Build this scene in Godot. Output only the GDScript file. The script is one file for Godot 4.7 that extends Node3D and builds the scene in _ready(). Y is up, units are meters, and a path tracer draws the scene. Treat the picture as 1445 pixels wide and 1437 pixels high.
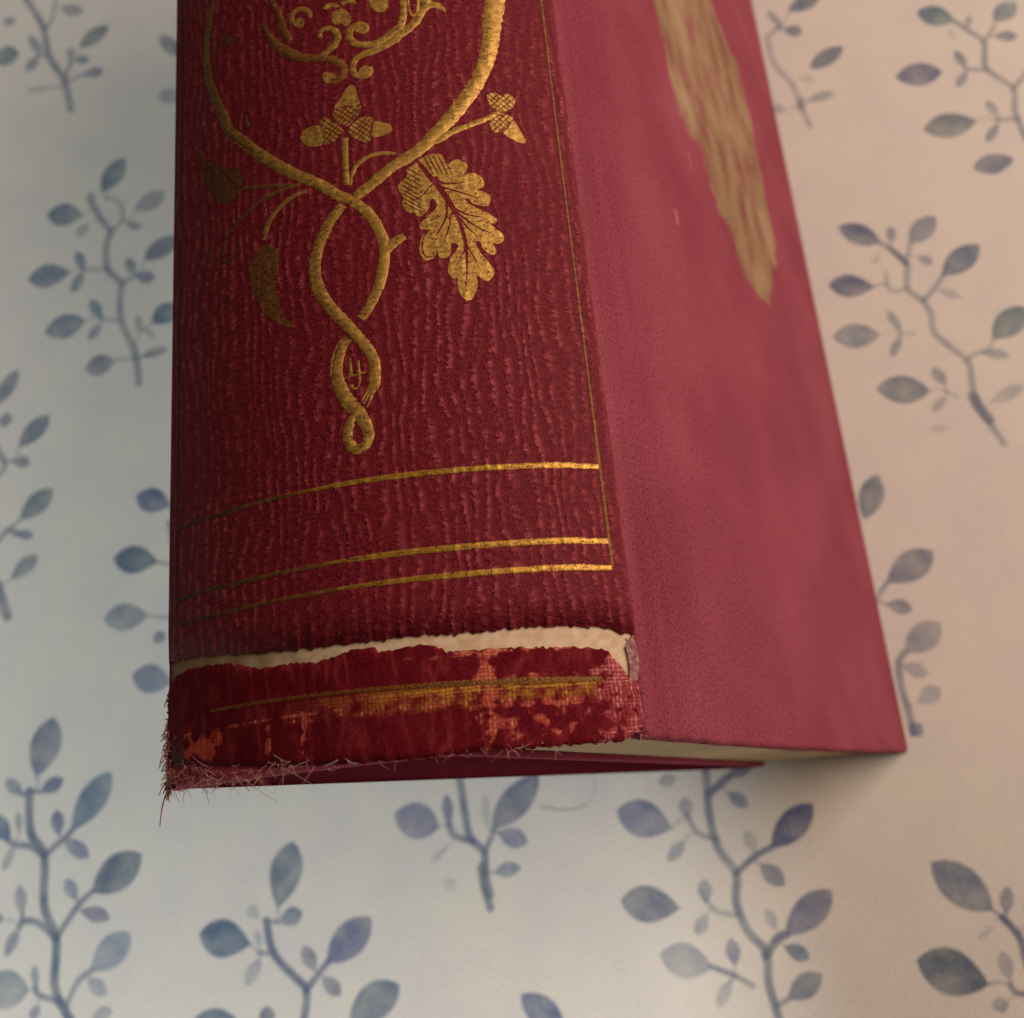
extends Node3D
# An old red leather-backed book leaning spine up on a table cloth printed with blue leaf sprigs.
# Book lengths are in millimetres (a: along the spine's curve from its middle, s: up from the tail, w: down the cover), turned into metres when a mesh is made.

const MM := 0.001
const CTR := Vector2(-21.697, 63.306)      # centre of the spine's curve, across the book
const SPINE_R := 47.98
const E_LEFT := Vector2(-0.99689, -0.07877)
const E_UP := Vector2(-0.07877, 0.99689)
const HINGE := Vector2(0.0, 106.1)         # spine / front cover
const FORE := Vector2(52.8, 0.0)           # front cover on the table
const BACK_HINGE := Vector2(-49.84, 102.16)
const BACK_FORE := Vector2(20.96, 0.0)
const LENGTH := 222.0

var names := {}
var mats := {}
var rng := RandomNumberGenerator.new()


func _ready():
	rng.seed = 7
	# ---- camera
	var cam := Camera3D.new()
	cam.name = "camera"
	var lens := CameraAttributesPhysical.new()
	lens.frustum_focal_length = 34.29
	lens.frustum_near = 0.01
	lens.frustum_far = 20.0
	lens.frustum_focus_distance = 0.107
	lens.exposure_aperture = 27.0
	cam.attributes = lens
	cam.fov = 54.08
	cam.near = 0.01
	cam.far = 20.0
	cam.position = Vector3(-0.0025297, 0.2056541, 0.0073288)
	cam.rotation = Vector3(-1.2497774, 0.2514787, -0.3610381)
	add_child(cam)
	cam.current = true
	# ---- dim room round the table
	var env := Environment.new()
	env.background_mode = Environment.BG_COLOR
	env.background_color = Color(0.245, 0.216, 0.185)
	env.background_energy_multiplier = 1.0
	env.tonemap_mode = Environment.TONE_MAPPER_LINEAR
	env.tonemap_exposure = 1.0
	env.sdfgi_enabled = true
	env.ssao_enabled = true
	env.ssil_enabled = true
	var we := WorldEnvironment.new()
	we.name = "room_air"
	we.environment = env
	add_child(we)
	# ---- warm lamp, to the right and a little beyond the book
	var lamp := AreaLight3D.new()
	lamp.name = "warm_lamp_light"
	lamp.area_size = Vector2(0.50, 0.50)
	lamp.light_color = Color(1.0, 0.90, 0.835)
	lamp.light_energy = WARM
	lamp.area_range = 6.0
	lamp.shadow_enabled = true
	place_light(lamp, Vector3(0.42, 0.37, -0.185), Vector3(0.02, 0.02, -0.06))
	# ---- cool daylight from a window on the left, its edge on the cloth shaped by aiming the spot's cone
	var day := SpotLight3D.new()
	day.name = "window_daylight"
	day.light_color = Color(0.93, 0.98, 1.0)
	day.light_energy = COOL
	day.light_size = 0.004
	day.spot_range = 6.0
	day.spot_angle = 60.0
	day.spot_angle_attenuation = 0.012
	day.shadow_enabled = true
	place_light(day, Vector3(-0.42, 0.32, 0.50), Vector3(-0.42, 0.32, 0.50) + Vector3(-0.1785, -0.9385, -0.2956))
	make_materials()
	build_cloth()
	build_book()
	build_hair()


const WARM := 0.342
const COOL := 0.52


func place_light(l: Light3D, from: Vector3, to: Vector3) -> void:
	add_child(l)
	l.look_at_from_position(from, to, Vector3.UP)


# ------------------------------------------------------------------ helpers
func numbered(called: String, parent: Node) -> String:
	var key := str(parent.get_instance_id()) + called
	var n: int = names.get(key, 0)
	names[key] = n + 1
	return called if n == 0 else "%s_%03d" % [called, n]


func part(called: String, st: SurfaceTool, mat: Material, parent: Node) -> MeshInstance3D:
	var o := MeshInstance3D.new()
	o.name = numbered(called, parent)
	o.mesh = st.commit()
	o.material_override = mat
	parent.add_child(o, true)
	return o


func tool_new() -> SurfaceTool:
	var st := SurfaceTool.new()
	st.begin(Mesh.PRIMITIVE_TRIANGLES)
	return st


func arc_normal(a: float) -> Vector2:
	var g := -a / SPINE_R
	return E_LEFT * sin(g) + E_UP * cos(g)


func arc(a: float, s: float, lift := 0.0) -> Vector3:
	if a > 26.3:             # past the hinge it lies along the front cover
		var down := (FORE - HINGE).normalized()
		var n := arc_normal(26.3).lerp(Vector2(-down.y, down.x), minf(1.0, (a - 26.3) / 1.0)).normalized()
		var h := HINGE + down * (a - 26.3) + n * lift
		return Vector3(h.x, h.y, -s) * MM
	var q := CTR + arc_normal(a) * (SPINE_R + lift)
	return Vector3(q.x, q.y, -s) * MM


func spine_uv(a: float, s: float) -> Vector2:
	return Vector2((a + 30.0) / 60.0, s / 120.0)


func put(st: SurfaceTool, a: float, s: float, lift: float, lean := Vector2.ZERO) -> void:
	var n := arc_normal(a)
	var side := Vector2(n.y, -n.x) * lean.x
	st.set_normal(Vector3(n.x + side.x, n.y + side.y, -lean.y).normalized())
	st.set_color(Color.WHITE.lerp(Color(0.34, 0.29, 0.27), smoothstep(2.0, -24.0, a)))      # shade on the left side, tinted into the gilding's vertex colour
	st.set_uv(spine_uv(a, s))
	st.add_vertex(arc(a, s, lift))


func spline(flat: Array, stride: int, step: float) -> Array:
	# Catmull-Rom through points of `stride` numbers (first two are the place), resampled about every `step`
	var pts := []
	for i in flat.size() / stride:
		var v := []
		for k in stride:
			v.append(float(flat[i * stride + k]))
		pts.append(v)
	var got := []
	for i in pts.size() - 1:
		var p0: Array = pts[maxi(i - 1, 0)]
		var p1: Array = pts[i]
		var p2: Array = pts[i + 1]
		var p3: Array = pts[mini(i + 2, pts.size() - 1)]
		var n := maxi(1, ceili(Vector2(p2[0] - p1[0], p2[1] - p1[1]).length() / step))
		for j in n:
			var t := float(j) / n
			var v := []
			for k in stride:
				v.append(0.5 * (2.0 * p1[k] + (p2[k] - p0[k]) * t + (2.0 * p0[k] - 5.0 * p1[k] + 4.0 * p2[k] - p3[k]) * t * t + (3.0 * p1[k] - p0[k] - 3.0 * p2[k] + p3[k]) * t * t * t))
			got.append(v)
	got.append(pts[-1])
	return got


func ribbon_outline(line: Array) -> PackedVector2Array:
	# line of [x, y, width] -> outline
	var l := PackedVector2Array()
	var r := PackedVector2Array()
	for i in line.size():
		var q: Array = line[i]
		var b: Array = line[maxi(i - 1, 0)]
		var c: Array = line[mini(i + 1, line.size() - 1)]
		var d := Vector2(c[0] - b[0], c[1] - b[1]).normalized()
		var n := Vector2(-d.y, d.x) * maxf(q[2], 0.05) * 0.5
		l.append(Vector2(q[0], q[1]) + n)
		r.append(Vector2(q[0], q[1]) - n)
	r.reverse()
	l.append_array(r)
	return l


func gilt_stroke(called: String, flat: Array, lift: float, mat: Material, parent: Node) -> void:
	var line := spline(flat, 3, 0.35)
	var st := tool_new()
	var rows := []
	var edge := []
	var wide := 0.0
	for q in line:
		wide = maxf(wide, q[2])
	for i in line.size():
		var q: Array = line[i]
		var b: Array = line[maxi(i - 1, 0)]
		var c: Array = line[mini(i + 1, line.size() - 1)]
		var d := Vector2(c[0] - b[0], c[1] - b[1]).normalized()
		var n := Vector2(-d.y, d.x)
		var w: float = maxf(q[2], 0.06) * 0.5 * (1.0 + 0.09 * rng.randf_range(-1, 1))
		var at := Vector2(q[0], q[1])
		# where two strands meet, the die cut a shade line along one side
		var shade := wide > 0.9 and called == "gilt_vine" and i < line.size() * 0.6 and sin(i * 0.055 + lift * 9000.0) > -0.1
		rows.append([at + n * w, at, at - n * w * (0.52 if shade else 1.0)])
		edge.append([at - n * w * 0.68, at - n * w] if shade else [])
	var rise := clampf(wide * 0.02, 0.006, 0.025)
	for i in rows.size() - 1:
		for k in 2:
			var c := [rows[i][k], rows[i][k + 1], rows[i + 1][k + 1], rows[i + 1][k]]
			var up := [rise * float(k), rise * float(1 - k), rise * float(1 - k), rise * float(k)]
			var lean := [(rows[i][2] - rows[i][0]).normalized() * (-0.34 if k == 0 else 0.0), (rows[i][2] - rows[i][0]).normalized() * (0.34 if k == 1 else 0.0)]
			for j in [0, 2, 1, 0, 3, 2]:
				var v: Vector2 = c[j]
				put(st, v.x, v.y, lift + up[j], lean[0] if j == 0 or j == 3 else lean[1])
	for i in edge.size() - 1:
		if edge[i].size() == 2 and edge[i + 1].size() == 2:
			var c := [edge[i][0], edge[i][1], edge[i + 1][1], edge[i + 1][0]]
			for j in [0, 2, 1, 0, 3, 2]:
				var v: Vector2 = c[j]
				put(st, v.x, v.y, lift)
	part(called, st, mat, parent)


func gilt_shape(called: String, outline: PackedVector2Array, cuts: Array, lift: float, mat: Material, parent: Node) -> MeshInstance3D:
	var st := tool_new()
	var lo := 1e9
	var hi := -1e9
	var top := -1e9
	var low := 1e9
	for q in outline:
		lo = minf(lo, q.x)
		hi = maxf(hi, q.x)
		top = maxf(top, q.y)
		low = minf(low, q.y)
	var x := lo
	while x < hi:
		var strip := PackedVector2Array([Vector2(x, low - 1), Vector2(x + 0.8, low - 1), Vector2(x + 0.8, top + 1), Vector2(x, top + 1)])
		var pieces: Array = Geometry2D.intersect_polygons(outline, strip)
		for cut in cuts:
			var rest := []
			for q in pieces:
				if Geometry2D.is_polygon_clockwise(q):
					continue
				for z in Geometry2D.clip_polygons(q, cut):
					if not Geometry2D.is_polygon_clockwise(z):
						rest.append(z)
			pieces = rest
		for q in pieces:
			var t := Geometry2D.triangulate_polygon(q)
			for k in range(0, t.size(), 3):
				var v0: Vector2 = q[t[k]]
				var v1: Vector2 = q[t[k + 1]]
				var v2: Vector2 = q[t[k + 2]]
				if (v1 - v0).cross(v2 - v0) > 0.0:
					var h := v1
					v1 = v2
					v2 = h
				for v in [v0, v1, v2]:
					put(st, v.x, v.y, lift)
		x += 0.8
	return part(called, st, mat, parent)


func smooth_outline(flat: Array) -> PackedVector2Array:
	var closed := flat.duplicate()
	closed.append(flat[0])
	closed.append(flat[1])
	var out := PackedVector2Array()
	var line := spline(closed, 2, 0.3)
	line.pop_back()
	for q in line:
		out.append(Vector2(q[0], q[1]))
	return out


func interp(flat: Array, a: float) -> float:
	# piecewise line through a, s pairs that rise in a
	if a <= flat[0]:
		return flat[1]
	for i in range(2, flat.size(), 2):
		if a <= flat[i]:
			var t: float = (a - flat[i - 2]) / maxf(flat[i] - flat[i - 2], 1e-4)
			return lerpf(flat[i - 1], flat[i + 1], t)
	return flat[flat.size() - 1]


func round_poly(pts: PackedVector2Array, radii: Array, seg := 4) -> PackedVector2Array:
	var out := PackedVector2Array()
	for i in pts.size():
		var p := pts[i]
		var a := pts[(i + pts.size() - 1) % pts.size()]
		var b := pts[(i + 1) % pts.size()]
		var r: float = radii[i]
		if r <= 0.0:
			out.append(p)
			continue
		var q0 := p + (a - p).normalized() * r
		var q2 := p + (b - p).normalized() * r
		for k in seg + 1:
			var t := float(k) / seg
			out.append(q0.lerp(p, t).lerp(p.lerp(q2, t), t))
	return out


func inset(pts: PackedVector2Array, by: float) -> PackedVector2Array:
	var out := PackedVector2Array()
	var turn := -1.0 if Geometry2D.is_polygon_clockwise(pts) else 1.0
	for i in pts.size():
		var a := pts[(i + pts.size() - 1) % pts.size()]
		var b := pts[(i + 1) % pts.size()]
		var d := (b - a).normalized()
		out.append(pts[i] + Vector2(-d.y, d.x) * turn * by)
	return out


func slab(profile: PackedVector2Array, z0: float, z1: float, r: float, uv_of: Callable, wobble: Callable) -> SurfaceTool:
	# a bar with that cross-section from z0 (tail, towards +z) back to z1, its end edges rounded by r
	var st := tool_new()
	st.set_smooth_group(0)
	var cuts := [[z0, r], [z0 - 0.13 * r, 0.5 * r], [z0 - 0.5 * r, 0.13 * r], [z0 - r, 0.0], [z0 - r - 4.0, 0.0]]
	var z := z0 - 16.0
	while z > z1 + 16.0:
		cuts.append([z, 0.0])
		z -= 12.0
	cuts.append_array([[z1 + r, 0.0], [z1 + 0.5 * r, 0.13 * r], [z1, r]])
	var loops := []
	for c in cuts:
		var ring := PackedVector3Array()
		for q in inset(profile, c[1]):
			ring.append(Vector3(q.x, q.y, c[0] + ((wobble as Callable).call(q, c[0]) as float)))
		loops.append(ring)
	var n := profile.size()
	var ccw := not Geometry2D.is_polygon_clockwise(profile)
	for i in loops.size() - 1:
		for k in n:
			var m := (k + 1) % n
			var c: Array = [loops[i][k], loops[i][m], loops[i + 1][m], loops[i + 1][k]]
			for j in ([0, 1, 2, 0, 2, 3] if ccw else [0, 2, 1, 0, 3, 2]):
				st.set_uv((uv_of as Callable).call(c[j]))
				st.add_vertex(c[j] * MM)
	for end in 2:
		st.set_smooth_group(1 + end)
		var ring: PackedVector3Array = loops[0] if end == 0 else loops[-1]
		var flat := PackedVector2Array()
		for q in ring:
			flat.append(Vector2(q.x, q.y))
		var t := Geometry2D.triangulate_polygon(flat)
		for k in range(0, t.size(), 3):
			var a := ring[t[k]]
			var b := ring[t[k + 1]]
			var c := ring[t[k + 2]]
			var ccw_face := (Vector2(b.x, b.y) - Vector2(a.x, a.y)).cross(Vector2(c.x, c.y) - Vector2(a.x, a.y)) > 0.0
			# front faces run clockwise as seen; the tail end is seen from +z
			if ccw_face == (end == 0):
				var h := b
				b = c
				c = h
			for v in [a, b, c]:
				st.set_uv((uv_of as Callable).call(v))
				st.add_vertex(v * MM)
	st.generate_normals()
	return st


func thread(st: SurfaceTool, pts: Array, r: float, col: Color) -> void:
	# a thin fibre through points in metres
	st.set_color(col)
	var rings := []
	for i in pts.size():
		var d: Vector3 = (pts[mini(i + 1, pts.size() - 1)] - pts[maxi(i - 1, 0)]).normalized()
		var u := d.cross(Vector3(0.3, 0.5, 0.81)).normalized()
		var v := d.cross(u)
		var rr: float = r * (1.0 - 0.6 * float(i) / pts.size())
		var ring := []
		for k in 5:
			var g := TAU * k / 5.0
			ring.append([pts[i] + (u * cos(g) + v * sin(g)) * rr, u * cos(g) + v * sin(g)])
		rings.append(ring)
	for i in rings.size() - 1:
		for k in 5:
			var c := [rings[i][k], rings[i][(k + 1) % 5], rings[i + 1][(k + 1) % 5], rings[i + 1][k]]
			for j in [0, 2, 1, 0, 3, 2]:
				st.set_normal(c[j][1])
				st.add_vertex(c[j][0])


# ------------------------------------------------------------------ textures and materials
func noise_bytes(w: int, h: int, nw: int, nh: int, freq: float, kind: int, octaves: int, seed_: int, fractal := FastNoiseLite.FRACTAL_FBM) -> PackedByteArray:
	# noise made at nw x nh and stretched to w x h
	var f := FastNoiseLite.new()
	f.seed = seed_
	f.noise_type = kind
	f.frequency = freq
	f.fractal_type = fractal
	f.fractal_octaves = octaves
	var im := f.get_seamless_image(nw, nh, false, false, 0.12)
	im.convert(Image.FORMAT_L8)
	if nw != w or nh != h:
		im.resize(w, h, Image.INTERPOLATE_CUBIC)
	return im.get_data()


func to_texture(w: int, h: int, fmt: int, data: PackedByteArray) -> ImageTexture:
	return ImageTexture.create_from_image(Image.create_from_data(w, h, false, fmt, data))


func base_material(called: String, rough: float) -> StandardMaterial3D:
	var m := StandardMaterial3D.new()
	m.resource_name = called
	m.roughness = rough
	m.cull_mode = BaseMaterial3D.CULL_DISABLED
	mats[called] = m
	return m


func make_materials() -> void:
	leather_material()
	cover_material()
	tail_material()
	# gilding over the leather's own relief
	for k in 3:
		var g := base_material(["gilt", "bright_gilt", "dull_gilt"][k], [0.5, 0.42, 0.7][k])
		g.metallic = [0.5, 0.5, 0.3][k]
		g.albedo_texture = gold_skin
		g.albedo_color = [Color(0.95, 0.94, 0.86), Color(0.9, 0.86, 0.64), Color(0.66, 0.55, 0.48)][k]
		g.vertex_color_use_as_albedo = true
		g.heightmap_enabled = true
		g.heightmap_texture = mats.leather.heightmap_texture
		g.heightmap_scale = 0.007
	var rubbed := base_material("rubbed_gilt", 0.6)
	rubbed.metallic = 0.3
	var rf := FastNoiseLite.new()
	rf.seed = 77
	rf.frequency = 0.06
	var rr := Gradient.new()
	rr.offsets = PackedFloat32Array([0.0, 0.42, 0.5, 0.6, 1.0])
	rr.colors = PackedColorArray([Color(0.35, 0.18, 0.08, 0), Color(0.38, 0.2, 0.08, 0), Color(0.5, 0.33, 0.12, 1), Color(0.6, 0.42, 0.14, 1), Color(0.75, 0.57, 0.2, 1)])
	var rt := NoiseTexture2D.new()
	rt.width = 512
	rt.height = 512
	rt.seamless = true
	rt.noise = rf
	rt.color_ramp = rr
	rubbed.albedo_texture = rt
	rubbed.uv1_triplanar = true
	rubbed.uv1_scale = Vector3.ONE * 170.0
	rubbed.transparency = BaseMaterial3D.TRANSPARENCY_ALPHA_SCISSOR
	rubbed.alpha_scissor_threshold = 0.5
	# bared lining, page edges, fibres
	plain_noise("lining", 0.9, Color(0.84, 0.71, 0.57), Color(0.93, 0.83, 0.70), 60.0, 0.004)
	plain_noise("red_cloth", 0.85, Color(0.64, 0.19, 0.31), Color(0.71, 0.24, 0.36), 60.0, 0.004)
	var pages := plain_noise("pages", 0.9, Color(0.62, 0.52, 0.38), Color(0.90, 0.79, 0.61), 1.0, 0.01)
	pages.uv1_triplanar = false
	pages.uv1_scale = Vector3(1.0, 1.0, 1.0)
	plain_noise("flap", 0.85, Color(0.56, 0.33, 0.34), Color(0.78, 0.60, 0.58), 120.0, 0.004)
	var fibre := base_material("fibre", 0.8)
	fibre.vertex_color_use_as_albedo = true


func plain_noise(called: String, rough: float, dark: Color, light: Color, scale: float, bump: float) -> StandardMaterial3D:
	var m := base_material(called, rough)
	var f := FastNoiseLite.new()
	f.seed = called.hash() % 1000
	f.frequency = 0.02
	f.fractal_octaves = 5
	var ramp := Gradient.new()
	ramp.offsets = PackedFloat32Array([0.25, 0.75])
	ramp.colors = PackedColorArray([dark, light])
	var t := NoiseTexture2D.new()
	t.width = 512
	t.height = 512
	t.seamless = true
	t.noise = f
	t.color_ramp = ramp
	m.albedo_texture = t
	m.uv1_triplanar = true
	m.uv1_scale = Vector3.ONE * scale
	m.heightmap_enabled = true
	m.heightmap_texture = t
	m.heightmap_scale = bump
	return m


var gold_skin: ImageTexture


func leather_material() -> void:
	# straight-grain leather: wavy ridges along the spine, crossed by fine ticks; ridges rubbed paler
	var w := 1024
	var h := 2048
	var sway := noise_bytes(w, h, 256, 256, 0.022, FastNoiseLite.TYPE_SIMPLEX_SMOOTH, 3, 11)      # bends the ridges
	var patch := noise_bytes(w, h, 600, 760, 0.055, FastNoiseLite.TYPE_SIMPLEX, 3, 12)           # breaks them up
	var ticks := noise_bytes(w, h, 512, 2048, 0.08, FastNoiseLite.TYPE_SIMPLEX, 2, 13)
	var grain := noise_bytes(w, h, 1024, 2048, 0.16, FastNoiseLite.TYPE_SIMPLEX, 2, 14)
	var zone := noise_bytes(w, h, 64, 128, 0.03, FastNoiseLite.TYPE_SIMPLEX_SMOOTH, 2, 15)
	var rgb := PackedByteArray()
	rgb.resize(w * h * 3)
	var bump := PackedByteArray()
	bump.resize(w * h)
	var gold := PackedByteArray()
	gold.resize(w * h * 3)
	var wave := PackedByteArray()          # one ridge to a turn of 256
	wave.resize(256)
	for i in 256:
		wave[i] = int(255.0 * pow(0.5 + 0.5 * cos(TAU * i / 256.0), 1.5))
	var lut := PackedByteArray()
	lut.resize(256)
	for i in 256:
		lut[i] = int(255.0 * smoothstep(0.10, 0.72, i / 255.0))
	var turn := 256.0 * 60.0 / 1.35 / w
	var j := 0
	for i in w * h:
		var r := (wave[(int((i % w) * turn) + sway[i] * 2 + (ticks[i] >> 3) + (grain[i] >> 3)) & 255] * lut[patch[i]] >> 8) * mini(255, 90 + zone[i]) >> 8
		var rub := (r * (ticks[i] + (ticks[i] >> 1) + (grain[i] >> 1) - 48)) >> 8
		var g := grain[i] + ticks[i] - 256
		var d := (g * 3) >> 5
		var e := ((g * 5) >> 5) + (rub >> 3) + ((patch[i] - 128) >> 4)
		gold[j] = clampi(206 + e, 0, 255)
		gold[j + 1] = clampi(161 + e, 0, 255)
		gold[j + 2] = clampi(86 + (e >> 1), 0, 255)
		if g < -104:
			gold[j] = 140
			gold[j + 1] = 88
			gold[j + 2] = 52
		rgb[j] = clampi(114 + d + ((rub * 40) >> 8), 0, 255)
		rgb[j + 1] = clampi(25 + (d >> 1) + ((rub * 40) >> 8), 0, 255)
		rgb[j + 2] = clampi(36 + (d >> 1) + ((rub * 34) >> 8), 0, 255)
		bump[i] = clampi(60 + ((r * 110) >> 8) + ((ticks[i] - 128) >> 2) + ((grain[i] - 128) >> 2), 0, 255)
		j += 3
	gold_skin = to_texture(w, h, Image.FORMAT_RGB8, gold)
	var m := base_material("leather", 0.66)
	m.albedo_texture = to_texture(w, h, Image.FORMAT_RGB8, rgb)
	m.heightmap_enabled = true
	m.heightmap_texture = to_texture(w, h, Image.FORMAT_L8, bump)
	m.heightmap_scale = 0.019
	m.metallic_specular = 0.3


func cover_material() -> void:
	# plain rose-red cloth with a long scrape, joint streaks and a few scuffs; u along w (120 mm), v along s (220 mm)
	var w := 1024
	var h := 2048
	var cloud := noise_bytes(w, h, 256, 512, 0.012, FastNoiseLite.TYPE_SIMPLEX, 4, 21)
	var weave := noise_bytes(w, h, 1024, 2048, 0.19, FastNoiseLite.TYPE_SIMPLEX, 2, 22)
	var thread_ := noise_bytes(w, h, 700, 2048, 0.2, FastNoiseLite.TYPE_SIMPLEX, 2, 25)
	var dry := noise_bytes(w, h, 1024, 192, 0.06, FastNoiseLite.TYPE_SIMPLEX, 3, 26)
	var streak := noise_bytes(w, h, 1024, 128, 0.03, FastNoiseLite.TYPE_SIMPLEX, 3, 23)
	var ragged := noise_bytes(w, h, 512, 512, 0.022, FastNoiseLite.TYPE_SIMPLEX, 4, 24)
	# the scrape as a mask, drawn as spans and then softened
	var mask := Image.create(w, h, false, Image.FORMAT_L8)
	for y in h:
		var s := y * 220.0 / h
		if s < 79.5 or s > 215.0:
			continue
		var a := interp(SCRAPE_LOW, s)
		var b := interp(SCRAPE_HIGH, s)
		if b > a:
			var xa := int(a / 120.0 * w)
			mask.fill_rect(Rect2i(xa, y, maxi(1, int(b / 120.0 * w) - xa), 1), Color.WHITE)
	mask.resize(w / 16, h / 16, Image.INTERPOLATE_BILINEAR)
	mask.resize(w, h, Image.INTERPOLATE_CUBIC)
	for q in [[33.4, 76.0, 1.2, 2.6], [42.8, 85.9, 0.7, 3.0], [44.0, 92.0, 0.6, 4.0], [54.1, 81.9, 0.6, 1.5]]:
		var rect := Rect2i(int((q[0] - q[2] * 0.5) / 120.0 * w), int((q[1] - q[3] * 0.5) / 220.0 * h), int(q[2] / 120.0 * w), int(q[3] / 220.0 * h))
		mask.fill_rect(rect, Color(0.34, 0.34, 0.34))
	var cut := mask.get_data()
	var rgb := PackedByteArray()
	rgb.resize(w * h * 3)
	var joint := PackedByteArray()
	joint.resize(w)
	for x in w:
		var mm := x * 120.0 / w
		joint[x] = int(255.0 * (smoothstep(1.0, 5.0, mm) * (1.0 - smoothstep(9.0, 22.0, mm))))
	var j := 0
	for i in w * h:
		var d := ((cloud[i] - 128) >> 4) + ((weave[i] - 128) * 3 >> 5) + ((thread_[i] - 128) >> 4)
		var dark := joint[i % w] >> 5
		if weave[i] + thread_[i] < 118:
			dark += 16
		var s := ((streak[i] - 128) * joint[i % w]) >> 13
		var k := clampi((cut[i] + (ragged[i] - 128) + ((dry[i] - 128) >> 2) + ((weave[i] - 128) >> 1) - 88) * 3 >> 1, 0, 255) if cut[i] > 8 else 0
		if cut[i] > 60 and cut[i] < 100:
			k = 0
			s += clampi(ragged[i] - 90, 0, 60) >> 1
		var t := ((ragged[i] - 128) >> 3) + d * 2
		rgb[j] = (clampi(142 + d + s - dark, 0, 255) * (255 - k) + clampi(150 + t, 0, 255) * k) / 255
		rgb[j + 1] = (clampi(66 + d + s - dark, 0, 255) * (255 - k) + clampi(121 + t, 0, 255) * k) / 255
		rgb[j + 2] = (clampi(80 + d + s - dark, 0, 255) * (255 - k) + clampi(92 + t, 0, 255) * k) / 255
		j += 3
	var m := base_material("cover_cloth", 0.78)
	m.albedo_texture = to_texture(w, h, Image.FORMAT_RGB8, rgb)
	m.heightmap_enabled = true
	m.heightmap_texture = to_texture(w, h, Image.FORMAT_L8, weave)
	m.heightmap_scale = 0.003
	m.metallic_specular = 0.2


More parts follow.
